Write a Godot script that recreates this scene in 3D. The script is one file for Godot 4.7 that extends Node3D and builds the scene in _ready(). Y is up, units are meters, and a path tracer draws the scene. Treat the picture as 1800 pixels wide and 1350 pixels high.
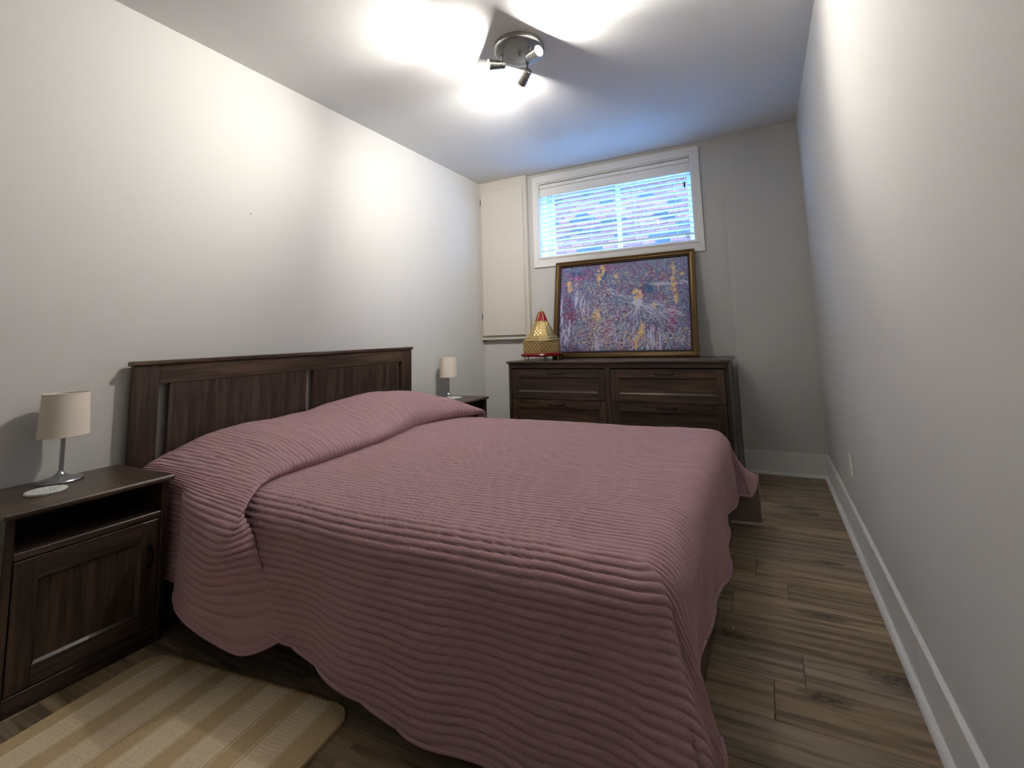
extends Node3D
# A small basement bedroom: queen bed, two nightstands with lamps, six-drawer dresser under a high window.
# x runs from the left wall (0) to the right wall, y up from the floor, z from the window wall (0) towards the viewer.

const ROOM_W := 2.697
const ROOM_H := 2.477
const ROOM_D := 4.75
const DRESSER_Z := 0.086

var M := {}
var rng := RandomNumberGenerator.new()
var used_names := {}


func _ready() -> void:
	rng.seed = 7
	# ---- camera -------------------------------------------------------------------------------------------
	var cam := Camera3D.new()
	cam.name = "camera"
	add_child(cam)
	cam.position = Vector3(2.3731, 1.0004, 3.7325)
	cam.basis = Basis.from_euler(Vector3(0.1095, 0.4476, -0.0336))
	cam.near = 0.05
	cam.far = 60.0
	cam.projection = Camera3D.PROJECTION_FRUSTUM
	cam.size = 0.05 * 1350.0 / 813.083
	cam.frustum_offset = Vector2((900.0 - 946.387) / 813.083, -(675.0 - 500.49) / 813.083) * 0.05
	cam.current = true
	# ---- sky, exposure ------------------------------------------------------------------------------------
	var we := WorldEnvironment.new()
	we.name = "environment"
	var env := Environment.new()
	env.background_mode = Environment.BG_SKY
	var sky := Sky.new()
	var sm := ProceduralSkyMaterial.new()
	sm.sky_top_color = Color(0.42, 0.69, 1.0)
	sm.sky_horizon_color = Color(0.50, 0.74, 1.0)
	sm.ground_bottom_color = Color(0.36, 0.38, 0.36)
	sm.ground_horizon_color = Color(0.5, 0.56, 0.6)
	sky.sky_material = sm
	env.sky = sky
	env.background_energy_multiplier = 16.5
	env.tonemap_mode = Environment.TONE_MAPPER_LINEAR
	env.tonemap_exposure = 3.25
	env.sdfgi_enabled = true
	env.ssao_enabled = true
	env.ssil_enabled = true
	we.environment = env
	add_child(we)

	materials()
	# ---- setting ------------------------------------------------------------------------------------------
	shell()
	floor_boards()
	baseboards()
	window()
	outside()
	ceiling_light(Vector3(1.355, ROOM_H, 1.745), 1.12)
	# ---- large furniture ----------------------------------------------------------------------------------
	bed_frame()
	bedspread()
	dresser()
	var ns := nightstand()
	ns.position = Vector3(0.033, 0, 2.963)
	tag(ns, "dark brown wooden nightstand with open shelf and panelled door, beside the striped rug", "nightstand", "dark brown nightstands")
	var ns2: Node3D = copy(ns)
	ns2.position = Vector3(0.033, 0, 0.842)
	tag(ns2, "dark brown nightstand in the far corner beyond the bed, half hidden by the bedspread", "nightstand", "dark brown nightstands")
	rug()
	wall_cabinet()
	blind()
	painting()
	lantern()
	var lamp := table_lamp()
	lamp.position = Vector3(0.112, 0.55, 2.952)
	tag(lamp, "small table lamp with white drum shade on the near nightstand, by the left edge", "table lamp", "matching bedside lamps")
	var lamp2: Node3D = copy(lamp)
	lamp2.position = Vector3(0.135, 0.55, 0.745)
	tag(lamp2, "small table lamp with cream drum shade on the far corner nightstand", "table lamp", "matching bedside lamps")
	var cs := coaster()
	cs.position = Vector3(0.245, 0.55, 3.03)
	tag(cs, "round white marbled coaster on the near nightstand in front of the lamp", "coaster", "round white coasters")
	var cs2: Node3D = copy(cs)
	cs2.position = Vector3(0.235, 0.55, 0.80)
	tag(cs2, "round white coaster on the far nightstand, just showing above the bedspread", "coaster", "round white coasters")
	outlet()
	small_marks()


# =========================================================================================================
# helpers
# =========================================================================================================
class MB:
	var v := PackedVector3Array()
	var n := PackedVector3Array()
	var uv := PackedVector2Array()
	var c := PackedColorArray()
	var ix := PackedInt32Array()
	var col := Color(1, 1, 1)
	var uvo := Vector2.ZERO

	func tri(a: Vector3, b: Vector3, d: Vector3, na: Vector3, nb: Vector3, nd: Vector3, ua := Vector2.ZERO, ub := Vector2.ZERO, ud := Vector2.ZERO) -> void:
		var k := v.size()
		v.append(a); v.append(b); v.append(d)
		n.append(na); n.append(nb); n.append(nd)
		uv.append(ua + uvo); uv.append(ub + uvo); uv.append(ud + uvo)
		c.append(col); c.append(col); c.append(col)
		if (b - a).cross(d - a).dot(na + nb + nd) > 0.0:
			ix.append(k); ix.append(k + 2); ix.append(k + 1)
		else:
			ix.append(k); ix.append(k + 1); ix.append(k + 2)

	func flat(pts: Array, out: Vector3, g := 0) -> void:   # a flat polygon (fan), uv from the dominant plane, u along axis g
		var nn: Vector3 = (pts[1] - pts[0]).cross(pts[2] - pts[0]).normalized()
		if nn.dot(out) < 0.0:
			nn = -nn
		var u: Array = []
		for p in pts:
			u.append(MB.planar(p, nn, g))
		for i in range(1, pts.size() - 1):
			tri(pts[0], pts[i], pts[i + 1], nn, nn, nn, u[0], u[i], u[i + 1])

	static func planar(p: Vector3, nn: Vector3, g: int) -> Vector2:
		var ax := 0
		var best := -1.0
		for k in 3:
			if absf(nn[k]) > best:
				best = absf(nn[k])
				ax = k
		if ax == g:
			return Vector2(p[(g + 1) % 3], p[(g + 2) % 3])
		return Vector2(p[g], p[3 - g - ax])

	func box(ce: Vector3, s: Vector3, bev := 0.002, g := 0) -> void:
		var h := s / 2.0
		bev = minf(bev, minf(h.x, minf(h.y, h.z)) * 0.9)
		var vt := {}
		for sx in [-1, 1]:
			for sy in [-1, 1]:
				for sz in [-1, 1]:
					var sg := Vector3(sx, sy, sz)
					for ax in 3:
						var p := Vector3()
						for k in 3:
							p[k] = ce[k] + sg[k] * (h[k] if k == ax else h[k] - bev)
						vt[[sx, sy, sz, ax]] = p
		for ax in 3:
			var b1 := (ax + 1) % 3
			var b2 := (ax + 2) % 3
			for sa in [-1, 1]:
				var q: Array = []
				for m in [[-1, -1], [1, -1], [1, 1], [-1, 1]]:
					var k := [0, 0, 0, ax]
					k[ax] = sa; k[b1] = m[0]; k[b2] = m[1]
					q.append(vt[k])
				var o := Vector3(); o[ax] = sa
				flat(q, o, g)
			for s1 in [-1, 1]:
				for s2 in [-1, 1]:
					var q2: Array = []
					for m in [[-1, b1], [1, b1], [1, b2], [-1, b2]]:
						var k := [0, 0, 0, m[1]]
						k[ax] = m[0]; k[b1] = s1; k[b2] = s2
						q2.append(vt[k])
					var o2 := Vector3(); o2[b1] = s1; o2[b2] = s2
					flat(q2, o2, g)
		for sx in [-1, 1]:
			for sy in [-1, 1]:
				for sz in [-1, 1]:
					flat([vt[[sx, sy, sz, 0]], vt[[sx, sy, sz, 1]], vt[[sx, sy, sz, 2]]], Vector3(sx, sy, sz), g)

	func span(a: Vector3, b: Vector3, bev := 0.002, g := 0) -> void:
		box((a + b) / 2.0, (b - a).abs(), bev, g)

	func lathe(prof: Array, seg := 32, t := Transform3D(), ripple := 0) -> void:   # profile of Vector2(r, y), about y
		for i in prof.size() - 1:
			var p: Vector2 = prof[i]
			var q: Vector2 = prof[i + 1]
			var d := (q - p)
			if d.length() < 1e-7:
				continue
			var nr := Vector2(d.y, -d.x).normalized()
			for s in seg:
				var a0 := TAU * s / seg
				var a1 := TAU * (s + 1) / seg
				var c0 := Vector3(cos(a0), 0, sin(a0))
				var c1 := Vector3(cos(a1), 0, sin(a1))
				var n0 := (t.basis * (c0 * nr.x + Vector3.UP * nr.y)).normalized()
				var n1 := (t.basis * (c1 * nr.x + Vector3.UP * nr.y)).normalized()
				var A := t * (c0 * p.x + Vector3.UP * p.y)
				var B := t * (c1 * p.x + Vector3.UP * p.y)
				var C := t * (c1 * q.x + Vector3.UP * q.y)
				var D := t * (c0 * q.x + Vector3.UP * q.y)
				var u0 := Vector2(float(s) / seg, p.y * 10)
				if p.x > 1e-6:
					tri(A, B, C, n0, n1, n1, u0, u0 + Vector2(1.0 / seg, 0), u0)
				if q.x > 1e-6:
					tri(A, C, D, n0, n1, n0, u0, u0, u0)

	func tube(path: Array, r: float, seg := 8, closed := false) -> void:
		var cnt := path.size()
		var rings: Array = []
		var up := Vector3.UP
		for i in cnt:
			var d: Vector3
			if closed:
				d = (path[(i + 1) % cnt] - path[(i - 1 + cnt) % cnt]).normalized()
			else:
				d = (path[mini(i + 1, cnt - 1)] - path[maxi(i - 1, 0)]).normalized()
			if i == 0 and absf(d.dot(up)) > 0.9:
				up = Vector3.RIGHT
			var x := up.cross(d)
			if x.length() < 1e-4:
				x = d.cross(Vector3.BACK)
			x = x.normalized()
			var y := d.cross(x).normalized()
			up = y
			var ring: Array = []
			for s in seg:
				var a := TAU * s / seg
				ring.append(x * cos(a) + y * sin(a))
			rings.append(ring)
		for i in (cnt if closed else cnt - 1):
			var j := (i + 1) % cnt
			for s in seg:
				var s2 := (s + 1) % seg
				var A: Vector3 = path[i] + rings[i][s] * r
				var B: Vector3 = path[i] + rings[i][s2] * r
				var C: Vector3 = path[j] + rings[j][s2] * r
				var D: Vector3 = path[j] + rings[j][s] * r
				tri(A, B, C, rings[i][s], rings[i][s2], rings[j][s2])
				tri(A, C, D, rings[i][s], rings[j][s2], rings[j][s])
		if not closed:
			for e in [0, cnt - 1]:
				var o: Vector3 = (path[0] - path[1]) if e == 0 else (path[cnt - 1] - path[cnt - 2])
				var q: Array = []
				for s in seg:
					q.append(path[e] + rings[e][s] * r)
				flat(q, o)

	func mesh() -> ArrayMesh:
		var a := []
		a.resize(Mesh.ARRAY_MAX)
		a[Mesh.ARRAY_VERTEX] = v
		a[Mesh.ARRAY_NORMAL] = n
		a[Mesh.ARRAY_TEX_UV] = uv
		a[Mesh.ARRAY_COLOR] = c
		a[Mesh.ARRAY_INDEX] = ix
		var m := ArrayMesh.new()
		m.add_surface_from_arrays(Mesh.PRIMITIVE_TRIANGLES, a)
		return m


func obj(called: String, mb: MB, mat: Material, parent: Node = null) -> MeshInstance3D:
	var o := MeshInstance3D.new()
	o.name = called if parent else numbered(called)
	o.mesh = mb.mesh()
	o.material_override = null
	o.mesh.surface_set_material(0, mat)
	o.cast_shadow = GeometryInstance3D.SHADOW_CASTING_SETTING_ON
	(parent if parent else self).add_child(o, true)
	return o


func numbered(called: String) -> String:
	var k: int = used_names.get(called, 0)
	used_names[called] = k + 1
	return called if k == 0 else "%s_%03d" % [called, k]


func thing(called: String) -> Node3D:
	var o := Node3D.new()
	o.name = numbered(called)
	add_child(o, true)
	return o


func tag(o: Node, label: String, category: String, group := "") -> void:
	o.set_meta("label", label)
	o.set_meta("category", category)
	if group:
		o.set_meta("group", group)


func structure(o: Node, label: String, category: String) -> void:
	tag(o, label, category)
	o.set_meta("kind", "structure")


func copy(o: Node3D) -> Node3D:
	var r: Node3D = o.duplicate()
	r.name = numbered(String(o.name))
	add_child(r, true)
	return r


func lin(table: Array, x: float) -> float:    # piecewise linear [[x, y], ...], eased
	if x <= table[0][0]:
		return table[0][1]
	for i in table.size() - 1:
		if x <= table[i + 1][0]:
			var t: float = (x - table[i][0]) / (table[i + 1][0] - table[i][0])
			t = t * t * (3.0 - 2.0 * t) * 0.5 + t * 0.5
			return lerpf(table[i][1], table[i + 1][1], t)
	return table[-1][1]


# panelled front: local x right, y up, z out; origin at the lower left corner of the back
func panel_front(mb: MB, w: float, h: float, sl: float, sr: float, rt: float, rb: float, th: float, rec: float, bv: float, g_panel := 0) -> void:
	var e := 0.0015
	# stiles and rails as solid pieces
	mb.uvo = Vector2(rng.randf(), rng.randf())
	mb.span(Vector3(0, 0, 0), Vector3(sl, h, th), e, 1)
	mb.uvo = Vector2(rng.randf(), rng.randf())
	mb.span(Vector3(w - sr, 0, 0), Vector3(w, h, th), e, 1)
	mb.uvo = Vector2(rng.randf(), rng.randf())
	mb.span(Vector3(sl, h - rt, 0), Vector3(w - sr, h, th), 0.0004, 0)
	mb.uvo = Vector2(rng.randf(), rng.randf())
	mb.span(Vector3(sl, 0, 0), Vector3(w - sr, rb, th), 0.0004, 0)
	# recessed panel with a moulded bevel round it
	mb.uvo = Vector2(rng.randf(), rng.randf())
	var z := th - rec
	var a := [Vector2(sl, rb), Vector2(w - sr, rb), Vector2(w - sr, h - rt), Vector2(sl, h - rt)]
	var b := [Vector2(sl + bv, rb + bv), Vector2(w - sr - bv, rb + bv), Vector2(w - sr - bv, h - rt - bv), Vector2(sl + bv, h - rt - bv)]
	mb.flat([Vector3(b[0].x, b[0].y, z), Vector3(b[1].x, b[1].y, z), Vector3(b[2].x, b[2].y, z), Vector3(b[3].x, b[3].y, z)], Vector3.BACK, g_panel)
	for i in 4:
		var j := (i + 1) % 4
		mb.flat([Vector3(a[i].x, a[i].y, th - 0.001), Vector3(a[j].x, a[j].y, th - 0.001), Vector3(b[j].x, b[j].y, z), Vector3(b[i].x, b[i].y, z)], Vector3.BACK, i % 2)
	mb.uvo = Vector2.ZERO


# =========================================================================================================
# materials
# =========================================================================================================
func std(c: Color, rough := 0.8, metal := 0.0, spec := 0.5) -> StandardMaterial3D:
	var m := StandardMaterial3D.new()
	m.albedo_color = c
	m.roughness = rough
	m.metallic = metal
	m.metallic_specular = spec
	return m


func noise(freq: float, oct := 3, sd := 1) -> FastNoiseLite:
	var f := FastNoiseLite.new()
	f.noise_type = FastNoiseLite.TYPE_SIMPLEX_SMOOTH
	f.frequency = freq
	f.fractal_octaves = oct
	f.seed = sd
	return f


func noise_normal(freq: float, strength: float, sd := 3, size := 512) -> NoiseTexture2D:
	var t := NoiseTexture2D.new()
	t.width = size
	t.height = size
	t.seamless = true
	t.noise = noise(freq, 4, sd)
	t.as_normal_map = true
	t.bump_strength = strength
	return t


# streaked wood grain; x along the grain. dark / mid / light are sRGB
func wood_image(w: int, h: int, dark: Color, mid: Color, light: Color, sd: int, stretch: float, knots := 0) -> ImageTexture:
	var fine := noise(0.05, 4, sd)
	var broad := noise(0.012, 3, sd + 1)
	var im := Image.create(w, h, false, Image.FORMAT_RGB8)
	var kn: Array = []
	var r := RandomNumberGenerator.new()
	r.seed = sd
	for k in knots:
		kn.append([r.randf() * w, r.randf() * h, 14.0 + r.randf() * 16.0, 0.5 + r.randf() * 0.5])
	for y in h:
		for x in w:
			# seamless along both axes by blending two copies near the borders
			var wx := clampf((x - w * 0.85) / (w * 0.15), 0.0, 1.0)
			var wy := clampf((y - h * 0.85) / (h * 0.15), 0.0, 1.0)
			var warp := broad.get_noise_2d(x * 0.6, y * 2.0) * 9.0
			var f0 := fine.get_noise_2d(x / stretch, y * 2.2 + warp) * 0.6 + broad.get_noise_2d(x / stretch * 2.0, y * 3.2) * 0.9
			if wx > 0.0:
				var xx := x - w
				var f1 := fine.get_noise_2d(xx / stretch, y * 2.2 + warp) * 0.6 + broad.get_noise_2d(xx / stretch * 2.0, y * 3.2) * 0.9
				f0 = lerpf(f0, f1, wx)
			if wy > 0.0:
				var yy := y - h
				var f2 := fine.get_noise_2d(x / stretch, yy * 2.2 + warp) * 0.6 + broad.get_noise_2d(x / stretch * 2.0, yy * 3.2) * 0.9
				f0 = lerpf(f0, f2, wy)
			var t := clampf(f0 * 1.1 + 0.5, 0.0, 1.0)
			var col := dark.lerp(mid, t * 2.0) if t < 0.5 else mid.lerp(light, t * 2.0 - 1.0)
			for k in kn:
				var dx: float = (x - k[0]) / 3.4
				var dy: float = y - k[1]
				var dd := sqrt(dx * dx + dy * dy) + fine.get_noise_2d(x * 0.5, y * 1.5) * 6.0
				var a: float = clampf(1.0 - dd / k[2], 0.0, 1.0) * k[3]
				if a > 0.0:
					var ring := 0.75 + 0.25 * sin(dd * 0.9)
					col = col.lerp(dark * ring, clampf(a * 1.5, 0.0, 0.85))
			im.set_pixel(x, y, col)
	return ImageTexture.create_from_image(im)


func materials() -> void:
	var peel := noise_normal(0.06, 1.2, 5)
	M.wall = std(Color(0.775, 0.77, 0.757), 0.88, 0.0, 0.3)
	M.wall.normal_enabled = true
	M.wall.normal_texture = peel
	M.wall.normal_scale = 0.18
	M.wall.uv1_triplanar = true
	M.wall.uv1_world_triplanar = true
	M.wall.uv1_scale = Vector3(2.6, 2.6, 2.6)
	M.cabinet = M.wall.duplicate()
	M.cabinet.albedo_color = Color(0.79, 0.77, 0.735)
	M.ceiling = M.wall.duplicate()
	M.ceiling.albedo_color = Color(0.86, 0.86, 0.855)
	M.trim = std(Color(0.88, 0.875, 0.865), 0.42)
	M.blind = std(Color(0.90, 0.90, 0.89), 0.45)
	M.vinyl = std(Color(0.90, 0.91, 0.91), 0.4)
	M.glass = std(Color(1, 1, 1, 0.06), 0.02)
	M.glass.transparency = BaseMaterial3D.TRANSPARENCY_ALPHA
	M.plug = std(Color(0.05, 0.05, 0.05), 0.6)
	M.outlet = std(Color(0.9, 0.9, 0.88), 0.35)
	# dark stained furniture: three tones of one grain
	var grain := wood_image(512, 256, Color(0.185, 0.145, 0.118), Color(0.25, 0.20, 0.165), Color(0.315, 0.258, 0.212), 11, 9.0)
	var tones := [Color(1, 1, 1), Color(1.12, 1.1, 1.06), Color(0.9, 0.9, 0.92)]
	for i in 3:
		var m := std(tones[i], 0.31, 0.0, 0.5)
		m.albedo_texture = grain
		m.uv1_scale = Vector3(1.1, 2.6, 1)
		M["wood%d" % i] = m
	M.wood = M.wood0
	# floor boards
	var board := wood_image(1024, 512, Color(0.42, 0.365, 0.295), Color(0.565, 0.50, 0.415), Color(0.625, 0.56, 0.475), 23, 16.0, 9)
	var ft := [Color(1, 1, 1), Color(0.9, 0.89, 0.88), Color(1.08, 1.06, 1.03), Color(0.97, 0.95, 0.9)]
	for i in 4:
		var m := std(ft[i], 0.46, 0.0, 0.45)
		m.albedo_texture = board
		m.uv1_scale = Vector3(0.7, 1.1, 1)
		M["board%d" % i] = m
	M.subfloor = std(Color(0.10, 0.085, 0.07), 0.9)
	# cloth
	M.quilt = std(Color(0.70, 0.565, 0.585), 0.95, 0.0, 0.2)
	M.quilt.normal_enabled = true
	M.quilt.normal_texture = noise_normal(0.09, 5.0, 9)
	M.quilt.normal_scale = 0.55
	M.quilt.uv1_scale = Vector3(5, 5, 5)
	M.quilt.rim_enabled = true
	M.quilt.rim = 0.35
	M.quilt.rim_tint = 0.6
	M.quilt_back = std(Color(0.52, 0.455, 0.43), 0.95, 0.0, 0.2)
	M.binding = std(Color(0.69, 0.56, 0.58), 0.95, 0.0, 0.2)
	M.rug = std(Color(1, 1, 1), 1.0, 0.0, 0.1)
	M.rug.vertex_color_use_as_albedo = true
	M.shade = std(Color(0.90, 0.865, 0.81), 0.9, 0.0, 0.2)
	M.shade.backlight_enabled = true
	M.shade.backlight = Color(0.35, 0.32, 0.28)
	M.shade.normal_enabled = true
	M.shade.normal_texture = M.quilt.normal_texture
	M.shade.normal_scale = 0.15
	# metals
	M.nickel = std(Color(0.64, 0.64, 0.62), 0.36, 1.0)
	M.chrome = std(Color(0.66, 0.67, 0.68), 0.28, 1.0)
	M.bronze = std(Color(0.12, 0.10, 0.09), 0.4, 0.8)
	M.brass = std(Color(0.80, 0.69, 0.47), 0.36, 0.9)
	M.inner = std(Color(0.16, 0.12, 0.07), 0.8)
	M.red = std(Color(0.50, 0.045, 0.07), 0.25)
	M.red_glass = std(Color(0.55, 0.03, 0.07), 0.12)
	M.gold = std(Color(0.42, 0.33, 0.21), 0.34, 0.75)
	M.gold_dark = std(Color(0.20, 0.125, 0.06), 0.45, 0.4)
	M.backing = std(Color(0.35, 0.27, 0.2), 0.9)
	var bulb := std(Color(1, 1, 1), 0.4)
	bulb.emission_enabled = true
	bulb.emission = Color(1.0, 0.96, 0.9)
	bulb.emission_energy_multiplier = 6.0
	M.bulb = bulb
	M.bulb_off = std(Color(0.92, 0.92, 0.9), 0.25)
	# marble coaster
	var im := Image.create(128, 128, false, Image.FORMAT_RGB8)
	var nz := noise(0.035, 4, 77)
	for y in 128:
		for x in 128:
			var q := absf(nz.get_noise_2d(x * 0.7 + y * 0.5, y * 2.2))
			var t := clampf(q * 6.0, 0.0, 1.0)
			im.set_pixel(x, y, Color(0.55, 0.56, 0.56).lerp(Color(0.88, 0.88, 0.87), t))
	M.marble = std(Color(1, 1, 1), 0.4)
	M.marble.albedo_texture = ImageTexture.create_from_image(im)
	M.marble.uv1_scale = Vector3(8, 8, 8)
	# brick
	var bn := NoiseTexture2D.new()
	bn.width = 256; bn.height = 256; bn.seamless = true; bn.noise = noise(0.08, 4, 31)
	var ramp := Gradient.new()
	ramp.set_color(0, Color(0.72, 0.72, 0.72)); ramp.set_color(1, Color(1, 1, 1))
	bn.color_ramp = ramp
	var bc := [Color(0.55, 0.315, 0.33), Color(0.50, 0.29, 0.31), Color(0.59, 0.35, 0.36), Color(0.27, 0.265, 0.29)]
	for i in 4:
		var m := std(bc[i], 0.9, 0.0, 0.2)
		m.albedo_texture = bn
		m.uv1_scale = Vector3(4, 4, 4)
		M["brick%d" % i] = m
	M.mortar = std(Color(0.62, 0.60, 0.585), 0.95)
	M.siding = std(Color(0.74, 0.73, 0.71), 0.9)
	M.ground = std(Color(0.60, 0.59, 0.57), 1.0)


# =========================================================================================================
# the setting
# =========================================================================================================
const WX0 := 0.605
const WX1 := 1.955
const WY0 := 1.683
const WY1 := 2.384

func shell() -> void:
	var t := 0.15
	var mb := MB.new()
	mb.span(Vector3(-t, -0.2, -0.3), Vector3(0, ROOM_H + 0.2, ROOM_D + t), 0.0)
	structure(obj("wall_left", mb, M.wall), "long plain light grey wall behind the headboard", "wall")
	mb = MB.new()
	mb.span(Vector3(ROOM_W, -0.2, -0.3), Vector3(ROOM_W + t, ROOM_H + 0.2, ROOM_D + t), 0.0)
	structure(obj("wall_right", mb, M.wall), "long plain grey wall on the right with a white outlet", "wall")
	mb = MB.new()
	mb.span(Vector3(0, -0.2, ROOM_D), Vector3(ROOM_W, ROOM_H + 0.2, ROOM_D + t), 0.0)
	structure(obj("wall_front", mb, M.wall), "plain grey wall behind the viewer", "wall")
	mb = MB.new()
	var z0 := -0.3
	mb.span(Vector3(0, -0.2, z0), Vector3(WX0, ROOM_H + 0.2, 0), 0.0)
	mb.span(Vector3(WX1, -0.2, z0), Vector3(ROOM_W, ROOM_H + 0.2, 0), 0.0)
	mb.span(Vector3(WX0, -0.2, z0), Vector3(WX1, WY0, 0), 0.0)
	mb.span(Vector3(WX0, WY1, z0), Vector3(WX1, ROOM_H + 0.2, 0), 0.0)
	var wb := obj("wall_back", mb, M.wall)
	structure(wb, "short grey end wall with the high window, behind the dresser", "wall")
	mb = MB.new()
	mb.span(Vector3(2.18, 0, 0), Vector3(ROOM_W, ROOM_H, 0.05), 0.002)
	obj("pier", mb, M.wall, wb)
	mb = MB.new()
	mb.span(Vector3(0, ROOM_H, 0), Vector3(ROOM_W, ROOM_H + 0.2, ROOM_D), 0.0)
	structure(obj("ceiling", mb, M.ceiling), "flat white ceiling with a three-head spotlight", "ceiling")


func floor_boards() -> void:
	var f := thing("floor")
	structure(f, "grey-brown wood plank floor running across the room", "floor")
	var mb := MB.new()
	mb.span(Vector3(0, -0.2, 0), Vector3(ROOM_W, -0.012, ROOM_D), 0.0)
	obj("subfloor", mb, M.subfloor, f)
	var pw := 0.1515
	var known := {12: 2.167, 10: 2.38, 14: 2.322, 3: 2.455}
	var start := 2.007 - pw * 13
	var row := -1
	while start + row * pw < ROOM_D:
		var za := maxf(start + row * pw, 0.0)
		var zb := minf(start + (row + 1) * pw, ROOM_D)
		if zb > za + 0.01:
			var x: float = -rng.randf() * 1.1
			if known.has(row):
				x = known[row] - 2.44
			var L := 1.22
			while x < ROOM_W:
				var xa := maxf(x, 0.0)
				var xb := minf(x + L, ROOM_W)
				if xb > xa + 0.02:
					var p := MB.new()
					p.uvo = Vector2(rng.randf(), rng.randf())
					p.span(Vector3(xa + 0.0005, -0.012, za + 0.0005), Vector3(xb - 0.0005, 0, zb - 0.0005), 0.0014, 0)
					obj("plank", p, M["board%d" % (rng.randi() % 4)], f)
				x += L
		row += 1


func baseboards() -> void:
	var h := 0.152
	var d := 0.015
	# right wall, two lengths butted at z 2.06
	var r := thing("baseboard_right")
	structure(r, "tall white baseboard along the right wall", "baseboard")
	for s in [[0.05 + d, 2.0635], [2.0645, ROOM_D - d]]:
		var mb := MB.new()
		mb.span(Vector3(ROOM_W - d, 0, s[0]), Vector3(ROOM_W, h, s[1]), 0.002)
		obj("board", mb, M.trim, r)
		mb = MB.new()
		shoe(mb, Vector3(ROOM_W - d, 0, s[0]), Vector3(ROOM_W - d, 0, s[1]), Vector3(-1, 0, 0))
		obj("shoe_moulding", mb, M.trim, r)
	var b := thing("baseboard_back")
	structure(b, "white baseboard along the end wall to the right of the dresser", "baseboard")
	var mb2 := MB.new()
	mb2.span(Vector3(2.18, 0, 0.05), Vector3(ROOM_W, h, 0.05 + d), 0.002)
	mb2.span(Vector3(0, 0, 0), Vector3(2.18, h, d), 0.002)
	obj("board", mb2, M.trim, b)
	mb2 = MB.new()
	shoe(mb2, Vector3(2.18, 0, 0.05 + d), Vector3(ROOM_W - d, 0, 0.05 + d), Vector3(0, 0, 1))
	obj("shoe_moulding", mb2, M.trim, b)
	var l := MB.new()
	l.span(Vector3(0, 0, d), Vector3(d, h, ROOM_D - d), 0.002)
	structure(obj("baseboard_left", l, M.trim), "white baseboard along the left wall behind the bed", "baseboard")
	var fr := MB.new()
	fr.span(Vector3(0, 0, ROOM_D - d), Vector3(ROOM_W, h, ROOM_D), 0.002)
	structure(obj("baseboard_front", fr, M.trim), "white baseboard behind the viewer", "baseboard")


func shoe(mb: MB, a: Vector3, b: Vector3, out: Vector3) -> void:   # quarter round
	var r := 0.019
	var prev: Vector3
	var pn: Vector3
	for i in 9:
		var t := PI / 2 * i / 8.0
		var nn := out * cos(t) + Vector3.UP * sin(t)
		var o := nn * r
		if i > 0:
			mb.tri(a + prev, b + prev, b + o, pn, pn, nn)
			mb.tri(a + prev, b + o, a + o, pn, nn, nn)
		prev = o
		pn = nn
	mb.flat([a, a + out * r, a + (out + Vector3.UP) * r * 0.7071, a + Vector3.UP * r], a - b)
	mb.flat([b, b + out * r, b + (out + Vector3.UP) * r * 0.7071, b + Vector3.UP * r], b - a)


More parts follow.
